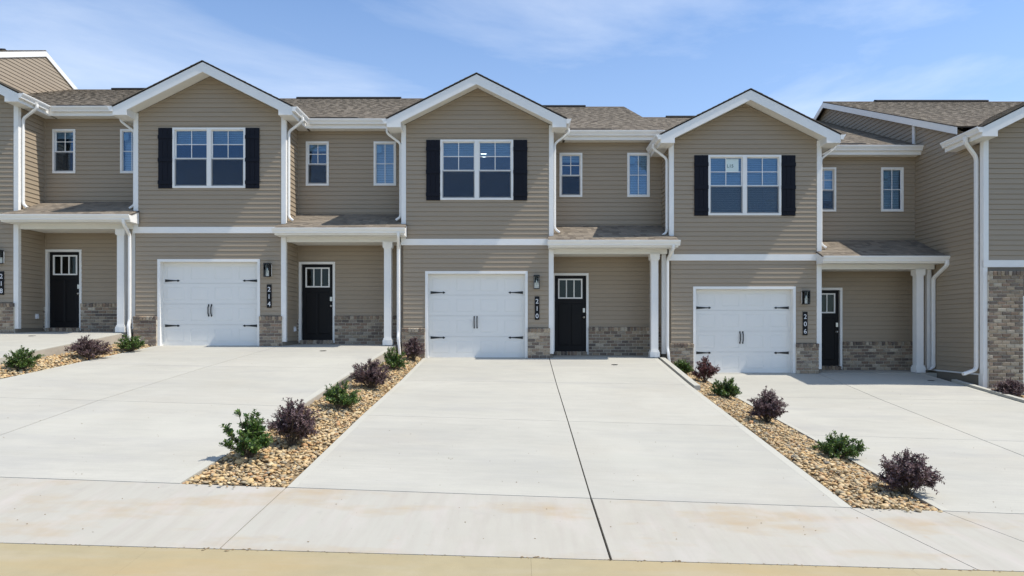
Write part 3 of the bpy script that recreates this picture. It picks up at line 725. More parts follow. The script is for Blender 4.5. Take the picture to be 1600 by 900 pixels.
def front_door(h, x0, x1, z0, z1, y):
    d = MB(); gx0, gx1 = x0+(x1-x0)*.135, x0+(x1-x0)*.86; gz0, gz1 = z1-.585, z1-.10
    d.box(x0, gx0, y, y+.045, z0, z1); d.box(gx1, x1, y, y+.045, z0, z1); d.box(gx0, gx1, y, y+.045, z0, gz0-.0); d.box(gx0, gx1, y, y+.045, gz1, z1)
    # pressed planks below the light
    pw = (x1-x0-.24)/2
    dr = d.build('front_door', M['door'], h)
    for k in range(2):
        a = x0+.10+k*(pw+.04); p = MB(); H_ = gz0-.14-(z0+.16)
        p.add([(a, y+.0, z0+.16), (a+pw, y, z0+.16), (a+pw, y, z0+.16+H_), (a, y, z0+.16+H_), (a+.02, y-.008, z0+.18), (a+pw-.02, y-.008, z0+.18), (a+pw-.02, y-.008, z0+.14+H_), (a+.02, y-.008, z0+.14+H_)],
              [(4, 5, 6, 7), (0, 1, 5, 4), (1, 2, 6, 5), (2, 3, 7, 6), (3, 0, 4, 7)]); p.build('door_panel', M['door'], dr)
    f = MB(); t = .035
    f.box(gx0-.02, gx1+.02, y-.015, y+.02, gz0-.02, gz0+t-.02); f.box(gx0-.02, gx1+.02, y-.015, y+.02, gz1-t+.02, gz1+.02)
    f.box(gx0-.02, gx0+t-.02, y-.015, y+.02, gz0+t-.02, gz1-t+.02); f.box(gx1-t+.02, gx1+.02, y-.015, y+.02, gz0+t-.02, gz1-t+.02)
    for k in (1, 2):
        c = gx0+(gx1-gx0)*k/3; f.box(c-.014, c+.014, y-.0135, y+.02, gz0+t-.02, gz1-t+.02)
    f.build('door_window', M['white'], dr)
    for k in range(3):
        w = (gx1-gx0)/3; p = MB(); p.box(gx0+k*w+.005, gx0+(k+1)*w-.005, y+.012, y+.016, gz0+.005, gz1-.005); p.build('pane', M['dglass'], dr)
    kx = x1-.055
    p = MB(); p.box(kx-.028, kx+.028, y-.028, y, z0+1.03, z0+1.14); p.build('deadbolt_keypad', M['nickel'], dr)
    p = MB(); p.smooth = True; p.cyl((kx, y-.006, z0+.90), .032, .006, 'y', 16); p.cyl((kx, y-.04, z0+.90), .012, .035, 'y', 12); p.cyl((kx, y-.065, z0+.90), .024, .028, 'y', 16, .030); p.build('door_knob', M['nickel'], dr)
    return dr

def lantern(h, x, z, y):
    b = MB(); b.box(x-.075, x+.075, y-.03, y, z-.14, z+.15); b.build('mounting_block', M['white'], h)
    m_ = MB(); W, Dp, H0, H1 = .068, .125, z-.155, z+.155; yb = y-.045; yf = yb-Dp; t = .006
    m_.box(x-.05, x+.05, y-.040, y-.031, z-.0, z+.145)
    for sx in (-1, 1):
        for yy in (yf, yb): m_.box(x+sx*W-t, x+sx*W+t, yy-t, yy+t, H0, H1)
    for zz in (H0, H1):
        m_.box(x-W-t, x+W+t, yf-t, yf+t, zz-t, zz+t); m_.box(x-W-t, x+W+t, yb-t, yb+t, zz-t, zz+t)
        for sx in (-1, 1): m_.box(x+sx*W-t+.0005, x+sx*W+t-.0005, yf+t, yb-t, zz-t, zz+t)
    m_.box(x-W-.008, x+W+.008, yf-.01, y-.02, H1+.0065, H1+.022); m_.box(x-.012, x+.012, (yf+yb)/2-.012, (yf+yb)/2+.012, H1-.10, H1+.006)
    ln = m_.build('wall_lantern', M['iron'], h)
    g = MB(); g.box(x-W, x-W+.002, yf, yb, H0, H1); g.box(x+W-.002, x+W, yf, yb, H0, H1); g.box(x-W+.003, x+W-.003, yf, yf+.002, H0, H1); g.build('glass', M['lglass'], ln)
    g = MB(); g.smooth = True; c = ((yf+yb)/2); g.cyl((x, c, H1-.19), .022, .09, 'z', 12, .013); g.cyl((x, c, H1-.215), .009, .026, 'z', 12, .022); g.build('bulb', M['blind'], ln)

def outlet(h, x, y, z, face='x'):
    p = MB()
    if face == 'x': p.box(x, x+.03, y-.045, y+.045, z-.065, z+.065); p.box(x+.03, x+.05, y-.032, y+.032, z-.052, z+.03)
    else: p.box(x-.035, x+.035, y-.03, y, z-.065, z+.065)
    p.build('outlet_cover', M['plastic'], h)

def gutter_profile(o, s=1):   # (out, z): K-style gutter, o = fascia plane, grows outwards by s
    return [(o, -.125), (o+s*.065, -.125), (o+s*.075, -.085), (o+s*.105, -.045), (o+s*.118, -.018), (o+s*.118, 0), (o+s*.108, 0), (o+s*.100, -.012), (o, -.012)]

def townhouse(u, label, full_brick=False, y0=17.0, side=None, roof_l=0.0, blinds=None, lift=0.0, gx=0.0, wx=0.0):
    zb = EYE+ZB[u]; h = bpy.data.objects.new('townhouse', None); COL.objects.link(h)
    h.location = (X0[u], y0, zb); h['label'] = label; h['category'] = 'townhouse'; h['group'] = 'attached townhouses in the row'
    bl = dict(twin=.20, left=.12, right=1.0); bl.update(blinds or {})
    GW = 3.75; C = GW/2
    # --- openings
    gar = (.64+gx, 3.06+gx, 0, 2.09); twin = (.95+wx, 2.765+wx, 3.925, 5.425)
    w1 = (3.97-GW, 4.57-GW, 4.185, 5.345); w2 = (5.75-GW, 6.34-GW, 4.185, 5.345); dr = (3.785-GW, 4.735-GW, 0.05, 2.185)
    bt = 2.74 if full_brick else .755        # top of the brick on the front
    # --- front wall
    slope_top = 6.70
    wb = MB(); hole = [(gar[0]-.02, gar[1]+.02, -1, gar[3]+.02), (twin[0]+.03, twin[1]-.03, twin[2]+.03, twin[3]-.03)]
    backing(wb, (0, 0, 0), 0, -.6, 5.80, 0.02, GW-.02, hole)
    wb.prism([(0.02, 5.8), (GW-.02, 5.8), (C, 5.8+.5*(C-.02))], 'y', 0.0, .12)
    fw = wb.build('front_wall', M['sheath'], h)
    lim = lambda z: max(.095, C-(slope_top-z)/.5) if z > slope_top-.5*C else .095
    if not full_brick:
        siding(fw, (0, 0, 0), 0, bt+.0, 2.80, lambda z: .02 if z > 9 else .03, lambda z: GW-.10, [(gar[0]-.06, gar[1]+.06, -1, gar[3]+.06)])
    siding(fw, (0, 0, 0), 0, 2.955, slope_top, lim, lambda z: GW-lim(z), [(twin[0], twin[1], twin[2], twin[3]), ])
    # --- recessed wall
    rb = MB(); backing(rb, (GW, RD, 0), 0, -.6, SOF+.1, 0.0, PX-GW, [(w1[0]+.03, w1[1]-.03, w1[2]+.03, w1[3]-.03), (w2[0]+.03, w2[1]-.03, w2[2]+.03, w2[3]-.03), (dr[0]+.03, dr[1]-.03, dr[2], dr[3]-.03)])
    rw = rb.build('recessed_wall', M['sheath'], h)
    siding(rw, (GW, RD, 0), 0, 3.36, SOF, lambda z: .0, lambda z: PX-GW-.0, [w1, w2])
    siding(rw, (GW, RD, 0), 0, .745, 2.62, lambda z: .0, lambda z: PX-GW, [(dr[0], dr[1], 0, dr[3])])
    # --- return walls
    q = MB(); backing(q, (GW, 0, 0), R(90), -.6, SOF+.1, 0.02, RD, [], th=.11); ret = q.build('return_wall', M['sheath'], h)
    siding(ret, (GW, 0, 0), R(90), 3.0, SOF, lambda z: .06, lambda z: RD, [])
    siding(ret, (GW, 0, 0), R(90), .12, 2.62, lambda z: .06, lambda z: RD, [])
    outlet(h, GW+.015, .62, .42)
    if side != 'left':
        q = MB(); backing(q, (0, RD, 0), R(-90), -.9, SOF+.1, 0, RD-.02, [], th=.11); ret = q.build('return_wall', M['sheath'], h)
        siding(ret, (0, RD, 0), R(-90), 3.5, SOF, lambda z: 0, lambda z: RD-.06, [])
        siding(ret, (0, RD, 0), R(-90), .1, 2.97, lambda z: 0, lambda z: RD-.06, [])
    # inside corner trims
    q = MB(); q.box(GW+.001, GW+.03, RD-.03, RD-.001, 3.3, SOF); q.build('corner_trim', M['siding'], h)
    q = MB(); q.box(GW+.001, GW+.03, RD-.03, RD-.001, .12, 2.62); q.build('corner_trim', M['siding'], h)
    # --- corner boards
    for a, b, lo, hi in ((0, .095, 2.957, 5.785), (GW-.095, GW, 2.957, 5.785), (GW-.10, GW, .10, 2.798)):
        if a == 0: q = MB(); q.box(a-.02, b, -.022, 0, lo, hi); q.box(a-.02, a-.001, 0.0, .075, lo, hi)
        else: q = MB(); q.box(a, b+.02, -.022, 0, lo, hi); q.box(b+.001, b+.02, 0.0, .075, lo, hi)
        q.build('corner_board', M['white'], h)
    q = MB(); q.box(-.022, GW+.022, -.034, 0, 2.80, 2.955); q.build('band_board', M['white'], h)
    if full_brick: q = MB(); q.box(-.022, .07, -.022, .0, .0, 2.798); q.box(-.022, -.001, .0, .10, 0, 2.798); q.build('corner_board', M['white'], h)
    # --- garage
    q = MB(); t = .065
    q.box(gar[0]-t, gar[0], -.028, .15, 0, gar[3]); q.box(gar[1], gar[1]+t, -.028, .15, 0, gar[3]); q.box(gar[0]-t, gar[1]+t, -.028, .15, gar[3], gar[3]+t)
    q.build('garage_trim', M['white'], h)
    garage_door(h, gar[0], gar[1], gar[3], .13)
    # --- front door
    q = MB(); y = RD
    q.box(3.785, 3.845, y-.028, y+.12, .05, 2.125); q.box(4.675, 4.735, y-.028, y+.12, .05, 2.125); q.box(3.785, 4.735, y-.028, y+.12, 2.125, 2.185); q.box(3.845, 4.675, y-.01, y+.12, .10, .125)
    q.build('door_frame', M['white'], h)
    front_door(h, 3.847, 4.673, .127, 2.123, y+.055)
    # --- windows
    window(h, twin[0], twin[1], 0, twin[2], twin[3], 'twin', bl['twin'], paper=(u == 206))
    window(h, w1[0]+GW, w1[1]+GW, RD, w1[2], w1[3], 'hung', bl['left'])
    window(h, w2[0]+GW, w2[1]+GW, RD, w2[2], w2[3], 'fixed', bl['right'], paper=True)
    # --- shutters
    for a in (.60+wx, 2.768+wx):
        x0_, x1_ = a, a+.347; q = MB(); n = 3; pw = (x1_-x0_)/n
        for k in range(n): q.box(x0_+k*pw+.003, x0_+(k+1)*pw-.003, -.040, -.016, 3.915, 5.415)
        q.box(x0_+.004, x1_-.004, -.0225, -.0175, 3.92, 5.41)
        s = q.build('shutter', M['navy'], h)
        for zz in (4.06, 4.62, 5.19):
            q = MB(); q.box(x0_-.004, x1_+.004, -.056, -.0405, zz-.045, zz+.045); q.build('batten', M['navy'], s)
    # --- brick
    if full_brick:
        brickwork(h, (.075, -.072, -.05), 0, gar[0]-.068-.075, 33, cap=True); brickwork(h, (gar[1]+.068, -.072, -.05), 0, GW-.02-gar[1]-.068, 33, cap=True)
    else:
        brickwork(h, (-.0, -.072, -.01), 0, gar[0]-.068, 8); brickwork(h, (gar[1]+.068, -.072, -.01), 0, GW-.102-gar[1]-.068+.03, 8)
        brickwork(h, (4.738, RD-.07, .022), 0, PX-4.738-.005, 8)
        w, _ = brickwork(h, (3.83, RD-.055, .025), 0, .86, 0, cap=True, name='brick_sill')
        if True: brickwork(h, (3.752, RD-.068, .03), 0, .032, 8, cap=False, name='brick_sliver')
    # --- foundation
    q = MB(); fz = -2.6 if full_brick else -.9; q.box(.0, GW, .005, 14, fz, -.02); q.box(GW, PX, RD+.005, 14, fz, .02); q.build('foundation', M['block'], h)
    # --- front gable roof
    ov = .31; EH = C+ov; pk = 6.95; fy = -.41
    rz_ = lambda dx: pk-.02-.5*abs(dx)
    zt = rz_(EH)
    for sg in (-1, 1):
        # rake board with boxed return at the eave
        pts = [(C, pk-.02), (C+sg*EH, zt), (C+sg*EH, SOF), (C+sg*(C-.03), SOF), (C+sg*(C-.03), rz_(C-.03)-.262), (C, pk-.02-.262)]
        q = MB(); q.prism(pts, 'y', fy, fy+.03); q.build('rake_board', M['white'], h)
        # dark drip edge
        q = MB(); q.prism([(C, pk-.018), (C+sg*(EH+.015), rz_(EH+.015)+.002), (C+sg*(EH+.015), rz_(EH+.015)+.010), (C, pk-.009)], 'y', fy-.02, fy+.04); q.build('shingle_edge', M['deck'], h)
        # sloped soffit
        q = MB(); q.prism([(C, slope_top+.012), (C+sg*(C-.01), slope_top+.012-.5*(C-.01)), (C+sg*(C-.01), slope_top+.03-.5*(C-.01)), (C, slope_top+.03)], 'y', fy+.031, .11); q.build('soffit', M['cream'], h)
        xi = C+sg*(C-.03); xa, xb = sorted((xi, xi+sg*.02)); q = MB(); q.box(xa, xb, fy+.031, -.0225, SOF, slope_top+.02-.5*(C-.03)); q.build('soffit', M['white'], h)
        q = MB(); xa, xb = sorted((xi+sg*.0205, C+sg*(C+.0215))); q.box(xa, xb, fy+.031, -.0225, SOF+.001, SOF+.013); q.build('soffit', M['cream'], h)
        # level soffit along the side eave
        xa, xb = sorted((C+sg*(C+.022), C+sg*(EH-.022)))
        yend = RD-.001 if not (side == 'left' and sg < 0) else .9
        q = MB(); q.box(xa, xb, fy+.031, yend, SOF, SOF+.014); q.build('soffit', M['cream'], h)
        # fascia and gutter on the side eave
        x = C+sg*EH
        q = MB(); xa, xb = sorted((x, x-sg*.02)); q.box(xa, xb, fy+.031, EY-.01 if sg > 0 else yend, SOF-.01, zt-.005); q.build('fascia', M['white'], h)
        q = MB(); q.prism([(a, EZ-.01+b) for a, b in gutter_profile(x+sg*.001, sg)], 'y', fy-.012, EY-.12 if sg > 0 else .9); q.build('gutter', M['white'], h)
        # roof deck (butts into the main roof)
        q = MB(); yb_ = EY+(pk-EZ)/.4167; ye = EY+max(zt-EZ, 0)/.4167
        rk, ek = (C, pk-.015), (C+sg*EH, zt+.005)
        q.hexa([(rk[0], fy, rk[1]-.03), (ek[0], fy, ek[1]-.03), (ek[0], ye+.25, ek[1]-.03), (rk[0], yb_+.25, rk[1]-.03)], [(rk[0], fy, rk[1]), (ek[0], fy, ek[1]), (ek[0], ye+.25, ek[1]), (rk[0], yb_+.25, rk[1])])
        rf = q.build('gable_roof', M['deck'], h)
        V = Vector((-sg, 0, .5)).normalized(); sl_ = math.hypot(EH+.02, .5*(EH+.02))
        O = Vector((C+sg*(EH+.02), fy-.02, rz_(EH+.02)+.014)); U = Vector((0, 1, 0))
        shingles('shingles', rf, O, U, V, lambda v: (0, (ye-fy)+.02+(yb_-ye)*v/sl_), sl_, seed=u+sg)
    # --- main roof
    EZm = EZ+lift; RZm = RIDGE_Z+lift; dk = MB(); th = .03; xr0, xr1 = roof_l, PX+.03
    dk.hexa([(xr0, EY, EZm-th), (xr1, EY, EZm-th), (xr1, RIDGE_Y, RZm-th), (xr0, RIDGE_Y, RZm-th)], [(xr0, EY, EZm), (xr1, EY, EZm), (xr1, RIDGE_Y, RZm), (xr0, RIDGE_Y, RZm)])
    by = RIDGE_Y*2-EY
    dk.hexa([(xr0, RIDGE_Y, RZm-th), (xr1, RIDGE_Y, RZm-th), (xr1, by, EZm-th), (xr0, by, EZm-th)], [(xr0, RIDGE_Y, RZm), (xr1, RIDGE_Y, RZm), (xr1, by, EZm), (xr0, by, EZm)])
    roof = dk.build('roof', M['deck'], h)
    V = Vector((0, 1, .4167)).normalized(); L_ = math.hypot(RIDGE_Y-EY+.02, (RIDGE_Y-EY+.02)*.4167)
    shingles('shingles', roof, (xr0, EY-.02, EZm-.005), (1, 0, 0), V, lambda v: (-.03, xr1-xr0+.03), L_, seed=u*3)
    q = MB(); q.prism([(RIDGE_Y-.12, RZm-.035), (RIDGE_Y, RZm+.02), (RIDGE_Y+.12, RZm-.035)], 'x', xr0, xr1); q.build('ridge_cap', M['shingle'], roof)
    q = MB(); q.prism([(RIDGE_Y-.16, RZm-.03), (RIDGE_Y-.15, RZm+.02), (RIDGE_Y, RZm+.075), (RIDGE_Y+.15, RZm+.02), (RIDGE_Y+.16, RZm-.03)], 'x', 1.55, 5.3); q.build('ridge_vent', M['felt'], roof)
    q = MB(); a = .90; za = EZm+(a-EY)*.4167; q.hexa([(4.06, a, za), (5.36, a, za), (5.36, a+.16, za+.066), (4.06, a+.16, za+.066)], [(4.09, a+.005, za+.035), (5.33, a+.005, za+.035), (5.30, a+.16, za+.082), (4.12, a+.16, za+.082)]); q.build('roof_vent', M['felt'], roof)
    # rake edges on both party lines
    for xa, xb in (((xr0-.02, xr0), (xr1, xr1+.02))):
        q = MB(); hgt = .2 if side != 'left' else .19
        q.prism([(EY, EZm-.02), (RIDGE_Y, RZm-.02), (by, EZm-.02), (by, EZm-hgt), (RIDGE_Y, RZm-hgt), (EY, EZm-hgt)], 'x', xa, xb); q.build('rake_board', M['white'], roof)
    # main eave
    ex0, ex1 = C+EH-.02, PX+.0
    q = MB(); q.box(ex0, ex1, EY+.001, EY+.02, SOF-.01, EZ-.012); q.build('fascia', M['white'], h)
    q = MB(); q.box(GW+.35, ex1, EY+.022, RD-.001, SOF, SOF+.014); q.build('soffit', M['cream'], h)
    q = MB(); q.prism([(a, EZ-.01+b) for a, b in gutter_profile(EY-.001, -1)], 'x', ex0+.12, ex1); q.build('gutter', M['white'], h)
    # --- downspouts
    S = .068
    q = MB(); q.sweep(arc([(GW+.40, .10, 5.73), (GW+.40, .10, 5.62), (GW+.055, .10, 5.36), (GW+.055, .10, 3.22), (GW+.17, .08, 3.13)], .07), S, .055, (0, 1, 0)); q.build('downspout', M['white'], h)
    if side != 'left':
        q = MB(); q.sweep(arc([(-.40, .10, 5.73), (-.40, .10, 5.62), (-.06, .10, 5.36), (-.06, .10, 3.52), (-.17, .08, 3.44)], .07), S, .055, (0, 1, 0)); q.build('downspout', M['white'], h)
    else:
        q = MB(); q.sweep(arc([(-.40, .02, 5.73), (-.40, .02, 5.60), (-.06, .16, 5.30), (-.06, .16, .50), (-.40, .10, .40)], .09), .085, .07, (0, 1, 0)); q.build('downspout', M['white'], h)
    # --- porch
    if not full_brick:
        xa, xb = GW-.13, PX+.13 if u != 206 else PX-.005
        fyp = -.42; ze = 2.87
        q = MB(); q.hexa([(xa, fyp, ze-.03), (xb, fyp, ze-.03), (xb, -.04, ze-.03+.38*.4167), (xa, -.04, ze-.03+.38*.4167)], [(xa, fyp, ze), (xb, fyp, ze), (xb, -.04, ze+.38*.4167), (xa, -.04, ze+.38*.4167)])
        zi = ze+.38*.4167; q.hexa([(GW+.022, -.04, zi-.03), (PX-.022, -.04, zi-.03), (PX-.022, RD-.02, zi-.03+(RD+.02)*.4167), (GW+.022, RD-.02, zi-.03+(RD+.02)*.4167)], [(GW+.022, -.04, zi), (PX-.022, -.04, zi), (PX-.022, RD-.02, zi+(RD+.02)*.4167), (GW+.022, RD-.02, zi+(RD+.02)*.4167)])
        pr = q.build('porch_roof', M['deck'], h)
        cut = .37*1.0833
        Lp = math.hypot(RD-.02-fyp, (RD-.02-fyp)*.4167)
        shingles('shingles', pr, (0, fyp-.015, ze-.003), (1, 0, 0), V, lambda v: (xa, xb) if v < cut else (GW+.024, PX-.024), Lp, seed=u*7)
        q = MB(); q.box(xa+.01, xb-.01, fyp+.001, fyp+.02, 2.70, ze-.012); q.build('fascia', M['white'], h)
        q = MB(); q.prism([(a, ze-.008+b) for a, b in gutter_profile(fyp, -1)], 'x', xa-.02, xb+(.02 if u != 206 else -.005)); q.build('gutter', M['white'], h)
        for (a, b) in ((xa+.01, xa+.03), (xb-.03, xb-.01)):
            q = MB(); q.prism([(fyp+.0205, 2.70), (fyp+.0205, ze-.013), (-.04, ze-.03+.15), (-.04, 2.70)], 'x', a, b); q.build('fascia', M['white'], h)
        q = MB(); q.box(xa+.012, xb-.012, fyp+.021, -.042, 2.705, 2.72); q.box(GW+.025, PX-.025, -.042, .02, 2.705, 2.72); q.build('soffit', M['cream'], h)
        q = MB(); q.box(GW+.021, PX-.055, .02, .19, 2.59, 2.78); q.build('porch_beam', M['cream'], h)
        q = MB(); q.box(GW+.022, PX-.022, .191, RD-.02, 2.615, 2.64); q.build('porch_ceiling', M['cream'], h)
        # column
        cx = 6.292 if u != 206 else 6.24; cy = .10
        q = MB(); a = .088; q.box(cx-a, cx+a, cy-a, cy+a, .19, 2.43)
        for (z_a, z_b, r_) in ((.012, .15, .118), (.15, .19, .103), (2.43, 2.45, .103), (2.45, 2.588, .118)): q.box(cx-r_, cx+r_, cy-r_, cy+r_, z_a, z_b)
        q.build('porch_column', M['white'], h)
        q = MB(); q.box(PX-.165, PX-.055, .15, .25, .09, 2.589); q.build('pilaster', M['white'], h)
        # porch downspout
        if u != 206:
            zn = ZB[{218: 214, 214: 210, 210: 206}[u]]-ZB[u]; xs_ = PX-.075
            q = MB(); q.sweep(arc([(xs_+.06, fyp-.05, 2.76), (xs_+.06, fyp-.05, 2.66), (xs_, -.10, 2.42), (xs_, -.10, .62+zn), (xs_+.005, -.16, .50+zn), (xs_+.05, -.17, .03+zn)], .06), .062, .075, (1, 0, 0)); q.build('downspout', M['white'], h)
        else:
            q = MB(); q.sweep(arc([(PX-.05, fyp-.05, 2.76), (PX-.05, fyp-.05, 2.64), (PX-.07, .05, 2.36), (PX-.07, .05, .13), (PX-.20, .03, .07)], .07), .085, .07, (0, 1, 0) if False else (1, 0, 0)); q.build('downspout', M['white'], h)
    # --- lantern and number
    if not full_brick:
        lantern(h, 3.345, 1.87, -.012)
        q = MB(); q.box(3.30, 3.415, -.036, -.016, .945, 1.525); s = q.build('number_plaque', M['black'], h)
        for k, ch in enumerate(str(u)):
            o, w = txt(ch, .162, (0, 0, 0), M['digit'], s, 'numeral'); o.location = (3.3575-w/2, -.0385, 1.525-.175-k*.182)
    # --- rooms behind the glass
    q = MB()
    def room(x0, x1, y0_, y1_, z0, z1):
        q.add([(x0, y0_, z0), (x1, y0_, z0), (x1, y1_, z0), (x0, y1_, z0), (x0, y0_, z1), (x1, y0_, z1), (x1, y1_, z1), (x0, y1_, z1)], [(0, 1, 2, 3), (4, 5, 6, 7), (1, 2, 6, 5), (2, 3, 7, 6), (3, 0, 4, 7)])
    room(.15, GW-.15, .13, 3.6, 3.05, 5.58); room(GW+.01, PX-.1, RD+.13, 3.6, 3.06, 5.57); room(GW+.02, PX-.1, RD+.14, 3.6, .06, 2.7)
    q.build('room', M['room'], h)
    # --- side and back walls
    q = MB(); q.box(.02, PX-.02, 13.9, 14.0, -.6, EZ); q.build('back_wall', M['sheath'], h)
    for xw, fac in ((0.0, -1), (PX-.0, 1)):
        q = MB(); th_ = .05
        ys = [RD if not (side == 'left' and fac < 0) else .02, RIDGE_Y, 13.95]
        pts = [(ys[0], -.6), (ys[0], EZ+max(0, (ys[0]-EY))*.4167-.22), (RIDGE_Y, RIDGE_Z-.05), (ys[2], EZ-.1), (ys[2], -.6)]
        if ys[0] < .5: pts = [(ys[0], -.6), (ys[0], SOF), (.69, SOF+.02+lift), (RIDGE_Y, RIDGE_Z-.05+lift), (ys[2], EZ-.1+lift), (ys[2], -.6)]
        x_a, x_b = sorted((xw-fac*.001, xw-fac*th_)); q.prism(pts, 'x', x_a, x_b); sw = q.build('side_wall', M['sheath'], h)
        if side == 'left' and fac < 0:
            top = lambda yy: EZ+(yy-EY)*.4167-.10
            lo = .42; yc = 14-.02
            # u runs towards the front: u=0 at the back
            def ulf(z): return 14-(13.9 if z < EZ+lift else 2*RIDGE_Y-(EY+(z-EZ-lift+.1)/.4167))
            def urf(z): return 14-.09 if z < SOF else (14-max(.69, EY+(z-EZ-lift+.10)/.4167))
            siding(sw, (0, 14, 0), R(-90), lo, RIDGE_Z+lift-.10, ulf, urf, [])
            q = MB(); q.box(-.05, -.0215, 2.60, 2.71, 6.05, 6.80); q.build('trim_board', M['white'], h)
            q = MB(); q.box(-.03, -.0, .02, .085, .40, SOF); q.build('corner_board', M['white'], h)
            q = MB(); q.box(-.021, -.0, .0, 13.9, .375, .412); q.build('starter_strip', M['white'], h)
            q = MB(); q.box(-.030, -.001, -.02, .13, -.25, .374); q.build('corner_board', M['white'], h)
        if side == 'right' and fac > 0:
            def ulf(z): return (RD if z < EZ+.05 else EY+(z-EZ+.10)/.4167)
            def urf(z): return 13.9 if z < EZ else 2*RIDGE_Y-(EY+(z-EZ+.1)/.4167)
            siding(sw, (PX, 0, 0), R(90), 4.0, RIDGE_Z-.10, ulf, urf, [])
    if u == 210:
        q = MB(); q.smooth = True; q.cyl((1.93, 1.9, 5.50), .085, .06, 'z', 20); cl = q.build('ceiling_light', M['lamp'], h)
    return h

townhouse(218, 'beige townhouse numbered 218 at the left edge, its garage cut off by the picture')
townhouse(214, 'beige townhouse numbered 214, front gable with black shutters, left of number 210', blinds=dict(twin=.20))
townhouse(210, 'beige townhouse numbered 210 in the middle, with a lit lamp behind the shuttered window', blinds=dict(twin=.20))
townhouse(206, 'beige townhouse numbered 206, blinds fully down and paper notice in its shuttered window', blinds=dict(twin=1.0, left=.75))
townhouse(202, 'beige townhouse standing forward at the right edge with tall brick front beside its garage', full_brick=True, y0=15.3, side='left', roof_l=-.17, lift=.32, gx=.26, wx=.42)
# the taller neighbour far left: only its side wall and roof show above number 218
X0[222] = -22.90; ZB[222] = 0.83
townhouse(222, 'taller townhouse far left whose gable side wall rises above the roof of number 218', y0=15.65, side='right', full_brick=True)

# ------------------------------------------------------------------ shrubs
def leaf_cloud(name, m, leaves, parent):
    """leaves: list of (pos, dir, up, length, width, tint)"""
    vs, fs, ts = [], [], []
    for (p, d, n, l, w, t) in leaves:
        s = d.cross(n)
        if s.length < 1e-4: continue
        s.normalize(); n2 = s.cross(d).normalized(); k = len(vs)
        vs += [tuple(p), tuple(p+d*l*.32+s*w*.5+n2*l*.05), tuple(p+d*l*.72+s*w*.42+n2*l*.03), tuple(p+d*l-n2*l*.05), tuple(p+d*l*.72-s*w*.42+n2*l*.03), tuple(p+d*l*.32-s*w*.5+n2*l*.05), tuple(p+d*l*.5-n2*l*.03)]
        fs += [(k, k+1, k+6), (k+1, k+2, k+6), (k+2, k+3, k+6), (k+3, k+4, k+6), (k+4, k+5, k+6), (k+5, k, k+6)]; ts += [t]*6
    me = bpy.data.meshes.new(name); me.from_pydata(vs, [], fs); me.materials.append(m)
    at = me.attributes.new('tint', 'FLOAT', 'FACE'); at.data.foreach_set('value', ts)
    return obj(name, me, parent)
